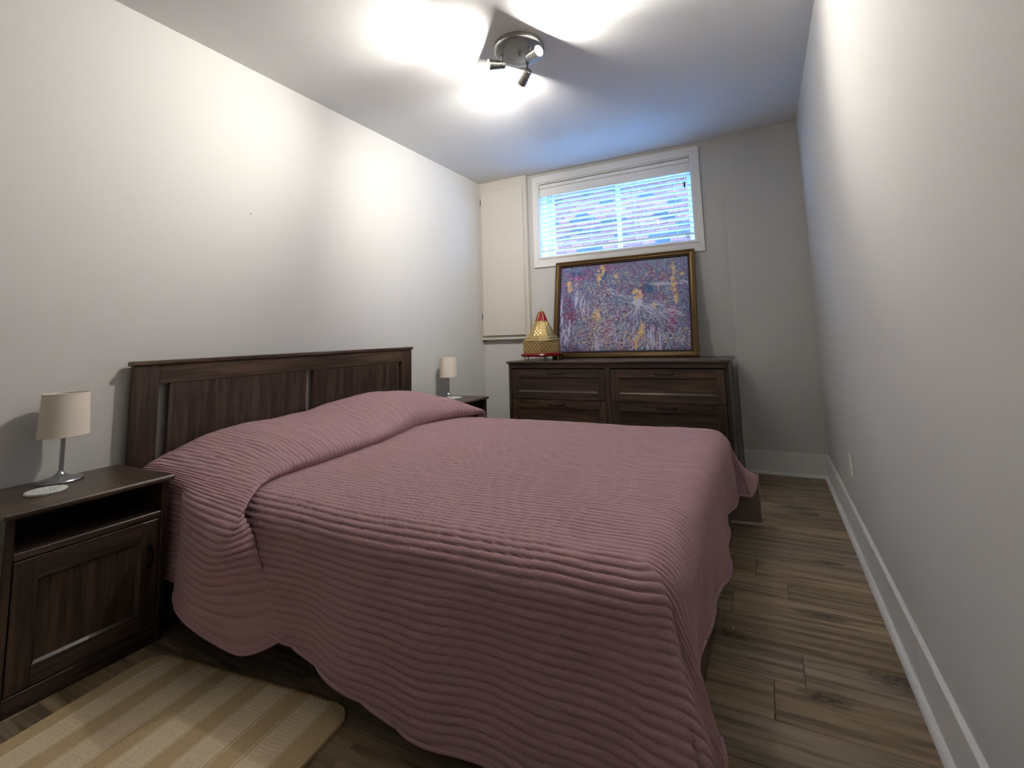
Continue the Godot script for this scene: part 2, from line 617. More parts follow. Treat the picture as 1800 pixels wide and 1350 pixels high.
func window() -> void:
	var w := thing("window_1")
	structure(w, "high white-cased basement window above the dresser", "window")
	# mitred casing: four boards
	var ox0 := 0.556; var ox1 := 2.019; var oy0 := 1.607; var oy1 := 2.446
	var ix0 := WX0; var ix1 := WX1; var iy0 := WY0; var iy1 := WY1
	var sides := [
		[Vector2(ox0, oy1), Vector2(ox1, oy1), Vector2(ix1, iy1), Vector2(ix0, iy1)],
		[Vector2(ox0, oy0), Vector2(ox1, oy0), Vector2(ix1, iy0), Vector2(ix0, iy0)],
		[Vector2(ox0, oy0), Vector2(ox0, oy1), Vector2(ix0, iy1), Vector2(ix0, iy0)],
		[Vector2(ox1, oy0), Vector2(ox1, oy1), Vector2(ix1, iy1), Vector2(ix1, iy0)]]
	for s in sides:
		var mb := MB.new()
		prism(mb, s, 0.0, 0.018, 0.0015)
		obj("casing", mb, M.trim, w)
	# jamb lining, reveal 0.2 deep
	var zj := -0.19
	var jm := MB.new()
	jm.span(Vector3(WX0, WY0, zj), Vector3(WX0 + 0.01, WY1, 0.002), 0.0)
	jm.span(Vector3(WX1 - 0.01, WY0, zj), Vector3(WX1, WY1, 0.002), 0.0)
	jm.span(Vector3(WX0 + 0.01, WY1 - 0.01, zj), Vector3(WX1 - 0.01, WY1, 0.002), 0.0)
	jm.span(Vector3(WX0 + 0.01, WY0, zj), Vector3(WX1 - 0.01, WY0 + 0.01, 0.002), 0.0)
	obj("jamb", jm, M.trim, w)
	var st := MB.new()   # the sill nosing with rounded ends
	st.tube([Vector3(WX0 + 0.01, WY0 + 0.004, 0.012), Vector3(WX1 + 0.02, WY0 + 0.004, 0.012)], 0.014, 12)
	obj("sill_nosing", st, M.trim, w)
	# vinyl slider: frame, two sashes, meeting stile, two panes
	var fz0 := -0.25; var fz1 := -0.19
	var fr := MB.new()
	var fw := 0.035
	fr.span(Vector3(WX0, WY0, fz0), Vector3(WX0 + fw, WY1, fz1), 0.003)
	fr.span(Vector3(WX1 - fw, WY0, fz0), Vector3(WX1, WY1, fz1), 0.003)
	fr.span(Vector3(WX0 + fw, WY1 - fw, fz0), Vector3(WX1 - fw, WY1, fz1), 0.003)
	fr.span(Vector3(WX0 + fw, WY0, fz0), Vector3(WX1 - fw, WY0 + fw, fz1), 0.003)
	obj("frame", fr, M.vinyl, w)
	var xm := 1.292
	for k in 2:
		var xa := WX0 + fw if k == 0 else xm - 0.02
		var xb := xm + 0.02 if k == 0 else WX1 - fw
		var zz := -0.212 if k == 0 else -0.236
		var sw := 0.028
		var sa := MB.new()
		sa.span(Vector3(xa, WY0 + fw, zz - 0.01), Vector3(xa + sw, WY1 - fw, zz + 0.01), 0.002)
		sa.span(Vector3(xb - sw, WY0 + fw, zz - 0.01), Vector3(xb, WY1 - fw, zz + 0.01), 0.002)
		sa.span(Vector3(xa + sw, WY1 - fw - sw, zz - 0.01), Vector3(xb - sw, WY1 - fw, zz + 0.01), 0.002)
		sa.span(Vector3(xa + sw, WY0 + fw, zz - 0.01), Vector3(xb - sw, WY0 + fw + sw, zz + 0.01), 0.002)
		var so := obj("sash", sa, M.vinyl, w)
		var g := MB.new()
		g.flat([Vector3(xa + sw, WY0 + fw + sw, zz), Vector3(xb - sw, WY0 + fw + sw, zz), Vector3(xb - sw, WY1 - fw - sw, zz), Vector3(xa + sw, WY1 - fw - sw, zz)], Vector3.BACK)
		obj("pane", g, M.glass, so)


# straight prism from a plan of Vector2 (x, y) between two z
func prism(mb: MB, plan: Array, z0: float, z1: float, bev := 0.0) -> void:
	var c := Vector2.ZERO
	for p in plan:
		c += p / plan.size()
	var fr: Array = []
	var bk: Array = []
	var inner: Array = []
	for p in plan:
		var q: Vector2 = p
		var dir := (c - q)
		inner.append(Vector3(q.x + signf(dir.x) * minf(bev, absf(dir.x)), q.y + signf(dir.y) * minf(bev, absf(dir.y)), z1))
		fr.append(Vector3(q.x, q.y, z1 - bev))
		bk.append(Vector3(q.x, q.y, z0))
	mb.flat(inner, Vector3.BACK)
	mb.flat(bk, Vector3.FORWARD)
	for i in plan.size():
		var j := (i + 1) % plan.size()
		var mid: Vector3 = (fr[i] + fr[j]) / 2.0 - Vector3(c.x, c.y, z1 - bev)
		var e: Vector3 = fr[j] - fr[i]
		var out := Vector3(e.y, -e.x, 0)
		if out.dot(mid) < 0:
			out = -out
		mb.flat([bk[i], bk[j], fr[j], fr[i]], out)
		if bev > 0.0:
			mb.flat([fr[i], fr[j], inner[j], inner[i]], out.normalized() + Vector3.BACK)


func outside() -> void:
	var z := -2.9
	var h := thing("brick_house")
	tag(h, "red brick wall of the neighbouring house seen through the window blind", "brick wall")
	var mb := MB.new()
	mb.span(Vector3(-5, 0.9, z - 0.3), Vector3(7, 3.78, z - 0.010), 0.0)
	obj("mortar_wall", mb, M.mortar, h)
	var pl := 0.2; var ph := 0.0677
	var shared: Array = []
	for v in 3:
		var bm := MB.new()
		bm.uvo = Vector2(v * 0.3, v * 0.17)
		bm.box(Vector3.ZERO, Vector3(pl - 0.011, ph - 0.011, 0.03), 0.003)
		shared.append(bm.mesh())
	var rest: Array = [MB.new(), MB.new(), MB.new()]
	var r := RandomNumberGenerator.new()
	r.seed = 5
	for row in range(-14, 26):
		var y := 2.02 + row * ph
		var off := 0.0 if posmod(row, 2) == 0 else pl / 2
		for k in range(-22, 34):
			var x := k * pl + off - 0.02
			var dark := r.randf() < 0.13
			var kind := 3 if dark else r.randi() % 3
			var zz := z + r.randf_range(-0.002, 0.002)
			if row >= 0 and row < 19 and x > -0.95 and x < 2.05:
				var o := MeshInstance3D.new()
				o.name = "brick"
				o.mesh = shared[r.randi() % 3]
				o.material_override = M["brick%d" % kind]
				o.position = Vector3(x, y, zz)
				h.add_child(o, true)
			else:
				var b: MB = rest[kind % 3]
				var hx := pl / 2 - 0.0055; var hy := ph / 2 - 0.0055
				b.flat([Vector3(x - hx, y - hy, zz + 0.014), Vector3(x + hx, y - hy, zz + 0.014), Vector3(x + hx, y + hy, zz + 0.014), Vector3(x - hx, y + hy, zz + 0.014)], Vector3.BACK)
				b.flat([Vector3(x - hx, y + hy, zz + 0.014), Vector3(x + hx, y + hy, zz + 0.014), Vector3(x + hx, y + hy, zz - 0.012), Vector3(x - hx, y + hy, zz - 0.012)], Vector3.UP)
				b.flat([Vector3(x - hx, y - hy, zz + 0.014), Vector3(x - hx, y + hy, zz + 0.014), Vector3(x - hx, y + hy, zz - 0.012), Vector3(x - hx, y - hy, zz - 0.012)], Vector3.LEFT)
	for i in 3:
		var o := obj("brickwork", rest[i], M["brick%d" % i], h)
		o.set_meta("kind", "stuff")
	var up := MB.new()   # the upper storey of this house, over the basement window
	up.span(Vector3(-5, ROOM_H + 0.2, -0.3), Vector3(7, 4.9, -0.1), 0.0)
	structure(obj("wall_upper", up, M.siding), "upper storey wall of this house above the window, outside", "wall")
	var g := MB.new()
	g.span(Vector3(-5, 0.7, z), Vector3(7, 1.0, -0.3), 0.0)
	structure(obj("ground_outside", g, M.ground), "strip of ground between the two houses outside the window", "ground")


# =========================================================================================================
# things
# =========================================================================================================
func ceiling_light(at: Vector3, energy: float) -> void:
	var t := thing("ceiling_spotlight")
	t.position = at
	tag(t, "brushed nickel ceiling fitting with three lit swivel spotlight heads", "ceiling light")
	var mb := MB.new()
	mb.lathe([Vector2(0.0, -0.033), Vector2(0.09, -0.0325), Vector2(0.118, -0.031), Vector2(0.124, -0.029), Vector2(0.128, -0.025), Vector2(0.129, -0.02), Vector2(0.129, 0.0)], 64)
	obj("base_plate", mb, M.nickel, t)
	mb = MB.new()
	mb.lathe([Vector2(0.0, -0.052), Vector2(0.004, -0.051), Vector2(0.007, -0.046), Vector2(0.007, -0.042), Vector2(0.004, -0.039), Vector2(0.004, -0.033), Vector2(0.009, -0.033)], 20)
	obj("finial", mb, M.chrome, t)
	var heads := [
		[Vector3(-0.088, 0, 0.028), Vector3(-0.70, -0.17, 0.70)],
		[Vector3(0.072, 0, 0.025), Vector3(0.86, -0.13, 0.43)],
		[Vector3(-0.006, 0, -0.100), Vector3(-0.78, -0.31, -0.54)]]
	for hd in heads:
		var h := Node3D.new()
		h.name = "spot_head"
		t.add_child(h, true)
		h.position = hd[0] + Vector3(0, -0.072, 0)
		var d: Vector3 = hd[1].normalized()
		var post := MB.new()
		post.tube([Vector3(0, 0.042, 0), Vector3(0, 0.0, 0)], 0.0048, 12)
		post.lathe([Vector2(0.0, 0.034), Vector2(0.009, 0.034), Vector2(0.009, 0.04), Vector2(0.0, 0.04)], 16)
		obj("post", post, M.chrome, h)
		# the head's own axis: local +y is where it points
		var ax := Basis(Quaternion(Vector3.UP, d))
		var tr := Transform3D(ax, Vector3(0, -0.012, 0))
		var body := MB.new()
		body.lathe([Vector2(0.0, -0.016), Vector2(0.012, -0.016), Vector2(0.0185, -0.0135), Vector2(0.0195, -0.010), Vector2(0.0205, 0.006), Vector2(0.0195, 0.007), Vector2(0.0195, 0.010), Vector2(0.021, 0.011),
			Vector2(0.0225, 0.030), Vector2(0.0245, 0.052), Vector2(0.0265, 0.070), Vector2(0.0270, 0.073), Vector2(0.0262, 0.0742), Vector2(0.0250, 0.073), Vector2(0.0245, 0.068), Vector2(0.0, 0.062)], 40, tr)
		obj("housing", body, M.nickel, h)
		var sc := MB.new()
		for k in 3:
			var a := TAU * k / 3.0
			sc.lathe([Vector2(0.0, -0.0175), Vector2(0.0028, -0.0172), Vector2(0.0035, -0.0158), Vector2(0.0, -0.0158)], 10, tr * Transform3D(Basis(), Vector3(cos(a) * 0.007, 0, sin(a) * 0.007)))
		obj("screw", sc, M.chrome, h)
		var lens := MB.new()
		lens.lathe([Vector2(0.0242, 0.0675), Vector2(0.0235, 0.0705), Vector2(0.018, 0.0725), Vector2(0.009, 0.0735), Vector2(0.0, 0.074)], 32, tr)
		obj("bulb", lens, M.bulb, h)
		# the reflector's beam, and the even spill of its frosted lens
		var l := SpotLight3D.new()
		l.name = "spot_light"
		h.add_child(l, true)
		var at_face := Vector3(0, -0.012, 0) + d * 0.079
		l.transform = Transform3D(Basis.looking_at(d, Vector3.UP), at_face)
		l.spot_angle = 49.0
		l.spot_angle_attenuation = 1.0
		l.spot_range = 8.0
		l.spot_attenuation = 2.0
		l.light_color = Color(1.0, 0.98, 0.945)
		l.light_energy = energy * 0.56
		l.light_size = 0.02
		l.shadow_enabled = true
		var s := AreaLight3D.new()
		s.name = "lens_light"
		h.add_child(s, true)
		s.transform = l.transform
		s.area_size = Vector2(0.042, 0.042)
		s.area_range = 8.0
		s.area_attenuation = 2.0
		s.area_normalize_energy = true
		s.light_color = l.light_color
		s.light_energy = energy * 0.24
		s.shadow_enabled = true


func bed_frame() -> void:
	var b := thing("bed_frame")
	tag(b, "dark brown wooden bed frame with slotted panel headboard against the left wall", "bed")
	var z0 := 1.061; var z1 := 2.741
	var mb := MB.new()
	mb.span(Vector3(0.018, 0.931, z0), Vector3(0.062, 0.95, z1), 0.004, 2)
	obj("cap", mb, M.wood1, b)
	for s in [[z0 + 0.010, 1.167], [2.640, z1 - 0.010]]:
		mb = MB.new()
		mb.uvo = Vector2(rng.randf(), rng.randf())
		mb.span(Vector3(0.022, 0.0, s[0]), Vector3(0.052, 0.931, s[1]), 0.002, 1)
		obj("post", mb, M.wood0, b)
	mb = MB.new()
	mb.uvo = Vector2(0.3, 0.2)
	mb.span(Vector3(0.024, 0.851, 1.167), Vector3(0.052, 0.931, 2.640), 0.0015, 2)
	obj("top_rail", mb, M.wood1, b)
	for s in [[1.201, 1.886], [1.930, 2.600]]:
		mb = MB.new()
		mb.uvo = Vector2(rng.randf(), rng.randf())
		mb.span(Vector3(0.026, 0.30, s[0]), Vector3(0.049, 0.851, s[1]), 0.0015, 1)
		obj("panel", mb, M.wood0, b)
	mb = MB.new()
	mb.span(Vector3(0.024, 0.20, 1.167), Vector3(0.050, 0.30, 2.640), 0.0015, 2)
	obj("lower_rail", mb, M.wood0, b)
	for s in [[1.072, 1.098], [2.704, 2.730]]:
		mb = MB.new()
		mb.span(Vector3(0.053, 0.13, s[0]), Vector3(2.118, 0.33, s[1]), 0.002, 0)
		obj("side_rail", mb, M.wood2, b)
	mb = MB.new()
	mb.span(Vector3(2.12, 0.0, 1.072), Vector3(2.146, 0.36, 2.730), 0.002, 2)
	obj("footboard", mb, M.wood2, b)
	mb = MB.new()
	mb.span(Vector3(0.06, 0.26, 1.10), Vector3(2.115, 0.285, 2.70), 0.002, 2)
	obj("slat_base", mb, M.wood2, b)


# ---- the quilt -------------------------------------------------------------------------------------------
const CHAN := 0.0198

func channel(b: float) -> float:    # puffed rows between stitch lines
	var s := absf(sin(PI * b / CHAN))
	return pow(s, 0.4)


# a grid of points -> quilted sheet with thickness; coords hold the running distance across the channels and along them
func sheet(P: PackedVector3Array, cb: PackedFloat32Array, ca: PackedFloat32Array, nu: int, nv: int, outward: Vector3, nz: FastNoiseLite, puff: float, thick: float) -> Array:
	var N := PackedVector3Array()
	N.resize(P.size())
	for i in nu:
		for j in nv:
			var k := i * nv + j
			var du := P[mini(i + 1, nu - 1) * nv + j] - P[maxi(i - 1, 0) * nv + j]
			var dv := P[i * nv + mini(j + 1, nv - 1)] - P[i * nv + maxi(j - 1, 0)]
			N[k] = du.cross(dv).normalized()
	if N[(nu / 2) * nv + nv / 2].dot(outward) < 0.0:
		for k in N.size():
			N[k] = -N[k]
	var Q := PackedVector3Array()
	Q.resize(P.size())
	for k in P.size():
		var wrinkle := nz.get_noise_2d(ca[k] * 22.0, cb[k] * 60.0) * 0.0022 + nz.get_noise_2d(ca[k] * 5.0 + 40.0, cb[k] * 7.0) * 0.005
		var warp := nz.get_noise_2d(ca[k] * 4.0, cb[k] * 3.0 + 90.0) * 0.008
		Q[k] = P[k] + N[k] * (channel(cb[k] + warp) * puff + wrinkle - (0.0018 if absf(sin(PI * (cb[k] + warp) / CHAN)) < 0.16 else 0.0))
	var NQ := PackedVector3Array()
	NQ.resize(P.size())
	for i in nu:
		for j in nv:
			var k := i * nv + j
			var du := Q[mini(i + 1, nu - 1) * nv + j] - Q[maxi(i - 1, 0) * nv + j]
			var dv := Q[i * nv + mini(j + 1, nv - 1)] - Q[i * nv + maxi(j - 1, 0)]
			var q := du.cross(dv).normalized()
			NQ[k] = q if q.dot(N[k]) > 0.0 else -q
	var back := PackedVector3Array()
	back.resize(P.size())
	var bn := PackedVector3Array()
	bn.resize(P.size())
	var uv := PackedVector2Array()
	uv.resize(P.size())
	for k in P.size():
		back[k] = P[k] - N[k] * (thick + channel(cb[k]) * puff * 0.4)
		bn[k] = -N[k]
		uv[k] = Vector2(ca[k], cb[k])
	var front := PackedInt32Array()
	var rear := PackedInt32Array()
	# clockwise seen from the outside
	var k0 := (nu / 2) * nv + nv / 2
	var flip := (Q[k0 + nv] - Q[k0]).cross(Q[k0 + 1] - Q[k0]).dot(N[k0]) > 0.0
	for i in nu - 1:
		for j in nv - 1:
			var a := i * nv + j
			var b := a + nv
			var c := b + 1
			var d := a + 1
			if flip:
				front.append_array(PackedInt32Array([a, c, b, a, d, c]))
				rear.append_array(PackedInt32Array([a, b, c, a, c, d]))
			else:
				front.append_array(PackedInt32Array([a, b, c, a, c, d]))
				rear.append_array(PackedInt32Array([a, c, b, a, d, c]))
	var m := ArrayMesh.new()
	for f in 2:
		var arr := []
		arr.resize(Mesh.ARRAY_MAX)
		arr[Mesh.ARRAY_VERTEX] = Q if f == 0 else back
		arr[Mesh.ARRAY_NORMAL] = NQ if f == 0 else bn
		arr[Mesh.ARRAY_TEX_UV] = uv
		arr[Mesh.ARRAY_INDEX] = front if f == 0 else rear
		m.add_surface_from_arrays(Mesh.PRIMITIVE_TRIANGLES, arr)
		m.surface_set_material(f, M.quilt if f == 0 else M.quilt_back)
	return [m, Q, back]


func bedspread() -> void:
	var t := thing("bedspread")
	tag(t, "mauve channel-quilted bedspread draped over the bed and its pillows", "bedspread")
	var nz := noise(0.35, 3, 41)
	# where the quilt is tucked in front of the pillows: x by z
	var tuck := [[1.00, 0.66], [1.133, 0.60], [1.231, 0.53], [1.40, 0.485], [1.547, 0.49], [1.817, 0.575], [2.05, 0.63], [2.276, 0.655], [2.42, 0.655], [2.536, 0.665], [2.64, 0.71], [2.72, 0.79], [2.80, 0.83]]
	# ---- main panel
	var zc := 1.90; var hw := 0.835; var lf := 2.172; var R := 0.085
	var q := R * PI / 2.0
	var foot := lf - R + q + 0.215
	var nu := 170
	var nv := 900
	var P := PackedVector3Array(); P.resize(nu * nv)
	var cb := PackedFloat32Array(); cb.resize(nu * nv)
	var ca := PackedFloat32Array(); ca.resize(nu * nv)
	for j in nv:
		var fb := float(j) / (nv - 1)
		for i in nu:
			var fa := float(i) / (nu - 1)
			# near hem climbs towards the head, where the pillows take up cloth
			var xa := lerpf(0.78, foot, fa)
			var near := hw - R + q + lin([[0.75, 0.165], [1.0, 0.245], [1.3, 0.31], [1.6, 0.352], [2.0, 0.372], [2.6, 0.385]], xa)
			var far := hw - R + q + 0.37
			var b := lerpf(-far, near, fb)
			var eb := maxf(absf(b) - (hw - R), 0.0)
			var side := signf(b)
			var zflat := zc + clampf(b, -hw, hw)
			var a0 := lin(tuck, zflat) - 0.05
			if side > 0:
				a0 = lerpf(a0, 0.775 - 0.12 * clampf((eb - q) / 0.25, 0.0, 1.0), smoothstep(0.0, q, eb))
			var a := lerpf(a0, foot, fa)
			var ea := maxf(a - (lf - R), 0.0)
			var top := 0.487 + 0.008 * (zflat - zc) + 0.010 * cos(clampf(b / hw, -1, 1) * PI / 2) + 0.004 * nz.get_noise_2d(a * 3.0, b * 3.0)
			var th := 0.0
			var r := 0.0
			var corner := 0.0
			if ea > 0.0 and eb > 0.0:
				r = pow(pow(ea, 4.0) + pow(eb, 4.0), 0.25)
				var s := eb / (ea + eb)
				var pc := 1.35 if side > 0 else 3.2
				th = PI / 2 * pow(s, pc)
				corner = clampf(minf(ea, eb) / 0.2, 0.0, 1.0)
			elif eb > 0.0:
				r = eb
				th = PI / 2
			else:
				r = ea
			var ang := minf(r / R, PI / 2)
			var straight := maxf(r - q, 0.0)
			var rad := R * sin(ang)
			var drop := R * (1.0 - cos(ang)) + straight
			# flare and soft folds of the hanging part
			var fold := 0.0
			if th > 0.8:
				fold = 0.010 * sin(a * 9.0 + 1.0) + 0.007 * sin(a * 21.0)
			else:
				fold = 0.017 * sin((b + 0.15) * 7.2) + 0.008 * sin(b * 19.0)
			var flare := straight * (0.10 if th > 0.8 else 0.05) + fold * clampf(straight / 0.18, 0.0, 1.0)
			if corner > 0.0:
				flare += straight * 0.30 * corner * (1.0 if side > 0 else 1.15) + 0.012 * corner * sin(th * 9.0)
			rad += flare
			var xi := minf(a, lf - R)
			var zi := clampf(b, -(hw - R), hw - R)
			var pos := Vector3(xi + rad * cos(th) if ea > 0.0 or th == 0.0 and r > 0.0 else xi, maxf(top - drop, 0.012), zc + zi + side * rad * sin(th))
			if ea == 0.0 and eb > 0.0:
				pos.x = xi
			if ea > 0.0 and side < 0:   # at the far corner the side flap runs on past the foot and stands off it
				var fs := smoothstep(0.12, 0.30, eb)
				var fq := maxf(eb - q, 0.0)
				var flap := Vector3(lf - R + ea * 0.58, maxf(top - R * (1.0 - cos(minf(eb / R, PI / 2))) - fq, 0.012), zc - hw - 0.02 * ea / 0.35)
				pos = pos.lerp(flap, fs)
			P[i * nv + j] = pos
			cb[i * nv + j] = b
			ca[i * nv + j] = a
	var res := sheet(P, cb, ca, nu, nv, Vector3.UP, nz, 0.0066, 0.004)
	var o := MeshInstance3D.new()
	o.name = "quilt_top"
	o.mesh = res[0]
	t.add_child(o, true)
	# binding along far hem, foot hem and near hem
	var hem: Array = []
	var Q: PackedVector3Array = res[1]
	for i in range(4, nu, 2):
		hem.append(Q[i * nv] )
	for j in range(0, nv, 3):
		hem.append(Q[(nu - 1) * nv + j])
	for i in range(nu - 1, -1, -2):
		hem.append(Q[i * nv + nv - 1])
	var hb := MB.new()
	hb.tube(hem, 0.0055, 6)
	# ---- pillow cover: control net, rows of keys from the far hem to the near hem
	var keys: Array = []
	for k in [[0.12, 0.985], [0.30, 0.99], [0.44, 0.995]]:
		var y: float = k[0]; var z: float = k[1]
		keys.append([Vector3(0.075, y, z + 0.086), Vector3(0.16, y, z + 0.086), Vector3(0.30, y, z + 0.086), Vector3(0.45, y, z + 0.06), Vector3(0.60, y, z - 0.01), Vector3(0.63, y, z + 0.02), Vector3(0.61, y, z + 0.06)])
	for k in [[1.064, 0.53], [1.12, 0.605], [1.22, 0.640], [1.36, 0.662], [1.54, 0.676], [1.67, 0.672], [1.82, 0.658], [1.97, 0.642], [2.165, 0.636], [2.35, 0.630], [2.48, 0.612], [2.59, 0.580], [2.68, 0.545]]:
		var z: float = k[0]; var H: float = k[1]
		var a0 := lin(tuck, z)
		var base := 0.488
		var dh := H - base
		keys.append([Vector3(0.072, base + dh * 0.62, z), Vector3(0.125, base + dh * 0.97, z), Vector3(0.25, base + dh * 1.0, z),
			Vector3(lerpf(0.25, a0, 0.62), base + dh * 0.80, z), Vector3(a0 + 0.008, base + dh * 0.36 + 0.012, z), Vector3(a0 + 0.012, base + 0.016, z), Vector3(a0 - 0.035, base + 0.004, z)])
	keys.append([Vector3(0.075, 0.475, 2.730), Vector3(0.16, 0.485, 2.733), Vector3(0.40, 0.49, 2.737), Vector3(0.60, 0.488, 2.775), Vector3(0.858, 0.484, 2.80), Vector3(0.862, 0.475, 2.79), Vector3(0.815, 0.465, 2.755)])
	keys.append([Vector3(0.075, 0.40, 2.734), Vector3(0.16, 0.40, 2.736), Vector3(0.42, 0.40, 2.742), Vector3(0.64, 0.405, 2.81), Vector3(0.862, 0.41, 2.855), Vector3(0.880, 0.40, 2.80), Vector3(0.865, 0.395, 2.749)])
	keys.append([Vector3(0.075, 0.29, 2.734), Vector3(0.16, 0.29, 2.736), Vector3(0.42, 0.29, 2.744), Vector3(0.62, 0.295, 2.815), Vector3(0.826, 0.30, 2.863), Vector3(0.868, 0.275, 2.795), Vector3(0.950, 0.28, 2.749)])
	keys.append([Vector3(0.075, 0.18, 2.734), Vector3(0.16, 0.18, 2.736), Vector3(0.42, 0.18, 2.744), Vector3(0.60, 0.18, 2.815), Vector3(0.776, 0.185, 2.865), Vector3(0.915, 0.100, 2.80), Vector3(1.05, 0.15, 2.749)])
	var nk := keys.size()
	# resample the keys evenly along the third control curve
	var cum := PackedFloat32Array([0.0])
	var par := PackedFloat32Array([0.0])
	var last := net_curve(keys, 2, 0.0)
	for s in range(1, (nk - 1) * 24 + 1):
		var kk := s / 24.0
		var p := net_curve(keys, 2, kk)
		cum.append(cum[-1] + p.distance_to(last))
		par.append(kk)
		last = p
	var total := cum[-1]
	var mu := 96
	var mv := 840
	P = PackedVector3Array(); P.resize(mu * mv)
	cb = PackedFloat32Array(); cb.resize(mu * mv)
	ca = PackedFloat32Array(); ca.resize(mu * mv)
	var at := 0
	for j in mv:
		var want := total * j / (mv - 1)
		while at < cum.size() - 2 and cum[at + 1] < want:
			at += 1
		var kk := lerpf(par[at], par[at + 1], clampf((want - cum[at]) / maxf(cum[at + 1] - cum[at], 1e-6), 0.0, 1.0))
		var row: Array = []
		for c in 7:
			row.append(net_curve(keys, c, kk))
		for i in mu:
			var f := 6.0 * i / (mu - 1)
			var s := mini(int(f), 5)
			var p := cr(row[maxi(s - 1, 0)], row[s], row[s + 1], row[mini(s + 2, 6)], f - s)
			# loose creases along the bolster
			var up := clampf((p.y - 0.5) / 0.08, 0.0, 1.0)
			p.y += up * (0.010 * nz.get_noise_2d(p.x * 9.0 + p.z * 3.0, p.z * 5.0 + 20.0))
			p.x += up * 0.012 * nz.get_noise_2d(p.x * 6.0 + 50.0, p.z * 8.0)
			# squeezed between the headboard, the bed sides and the two nightstands
			p.x = maxf(p.x, 0.076)
			var sq := 1.0 - smoothstep(0.445, 0.52, p.x)
			p.z = lerpf(p.z, clampf(p.z, 1.071, 2.735), sq)
			P[i * mv + j] = p
			cb[i * mv + j] = want + 0.011
			ca[i * mv + j] = f * 0.14 + 3.0
	var res2 := sheet(P, cb, ca, mu, mv, Vector3.UP, nz, 0.0066, 0.004)
	var o2 := MeshInstance3D.new()
	o2.name = "pillow_fold"
	o2.mesh = res2[0]
	t.add_child(o2, true)
	var hem2: Array = []
	var Q2: PackedVector3Array = res2[1]
	for i in range(0, mu, 2):
		hem2.append(Q2[i * mv + mv - 1])
	hb.tube(hem2, 0.0055, 6)
	hem2 = []
	for i in range(0, mu, 2):
		hem2.append(Q2[i * mv])
	hb.tube(hem2, 0.0055, 6)
	obj("binding", hb, M.binding, t)


func cr(a: Vector3, b: Vector3, c: Vector3, d: Vector3, t: float) -> Vector3:
	return 0.5 * ((2.0 * b) + (c - a) * t + (2.0 * a - 5.0 * b + 4.0 * c - d) * t * t + (3.0 * b - a - 3.0 * c + d) * t * t * t)


func net_curve(keys: Array, c: int, k: float) -> Vector3:
	var n := keys.size()
	var s := mini(int(k), n - 2)
	return cr(keys[maxi(s - 1, 0)][c], keys[s][c], keys[s + 1][c], keys[mini(s + 2, n - 1)][c], k - s)


func pull(mb: MB, w: float, out: float, r: float, up: Vector3, along: Vector3, c: Vector3) -> void:   # bowed drawer pull
	var p: Array = []
	for i in 17:
		var t := i / 16.0 * 2.0 - 1.0
		var k := 1.0 - pow(absf(t), 3.0)
		p.append(c + along * (w / 2 * t) + Vector3.BACK * (out * k) + up * (-0.004 * k))
	mb.tube(p, r, 8)
	for e in [-1, 1]:
		mb.lathe([Vector2(0.0, -0.001), Vector2(r * 1.9, 0.0), Vector2(r * 1.7, 0.004), Vector2(0.0, 0.006)], 12, Transform3D(Basis(Vector3.RIGHT, PI / 2), c + along * (w / 2 * e)))


func dresser() -> void:
	var W := 1.61; var D := 0.50; var H := 0.81
	var t := thing("dresser")
	t.position = Vector3(0.561, 0, DRESSER_Z)
	tag(t, "dark brown six-drawer dresser under the window beyond the bed", "dresser")
	var mb := MB.new()
	mb.span(Vector3(0, H - 0.019, 0), Vector3(W, H, D), 0.005, 0)
	obj("top", mb, M.wood1, t)
	for x in [0.014, W - 0.014 - 0.022]:
		mb = MB.new()
		mb.uvo = Vector2(rng.randf(), rng.randf())
		mb.span(Vector3(x, 0, 0.02), Vector3(x + 0.022, H - 0.019, D - 0.016), 0.002, 1)
		obj("side_panel", mb, M.wood2, t)
	mb = MB.new()
	mb.span(Vector3(0.036, 0.05, 0.022), Vector3(W - 0.036, H - 0.02, 0.03), 0.0, 0)
	obj("back_panel", mb, M.wood2, t)
	mb = MB.new()
	var zf := D - 0.018
	mb.span(Vector3(0.036, H - 0.052, zf - 0.02), Vector3(W - 0.036, H - 0.02, zf), 0.001, 0)
	mb.span(Vector3(0.036, 0.0, zf - 0.03), Vector3(W - 0.036, 0.080, zf), 0.001, 0)
	mb.span(Vector3(W / 2 - 0.018, 0.080, zf - 0.02), Vector3(W / 2 + 0.018, H - 0.052, zf), 0.001, 1)
	obj("face_frame", mb, M.wood0, t)
	var y0 := 0.084
	var dh := (H - 0.056 - y0) / 3.0
	for c in 2:
		var xa := 0.040 if c == 0 else W / 2 + 0.0215
		var xb := W / 2 - 0.0215 if c == 0 else W - 0.040
		for r in 3:
			var w := xb - xa
			var h := dh - 0.005
			var d := MB.new()
			panel_front(d, w, h, 0.052, 0.052, 0.058, 0.052, 0.020, 0.009, 0.010)
			d.span(Vector3(0.01, 0.012, -0.40), Vector3(w - 0.01, h - 0.03, 0.0), 0.0, 0)
			var o := obj("drawer", d, [M.wood0, M.wood1][(r + c) % 2], t)
			o.position = Vector3(xa, y0 + r * dh, zf - 0.019)
			var hd := MB.new()
			pull(hd, 0.115, 0.022, 0.0042, Vector3.UP, Vector3.RIGHT, Vector3(w / 2, h - 0.030, 0.020))
			obj("handle", hd, M.bronze, o)


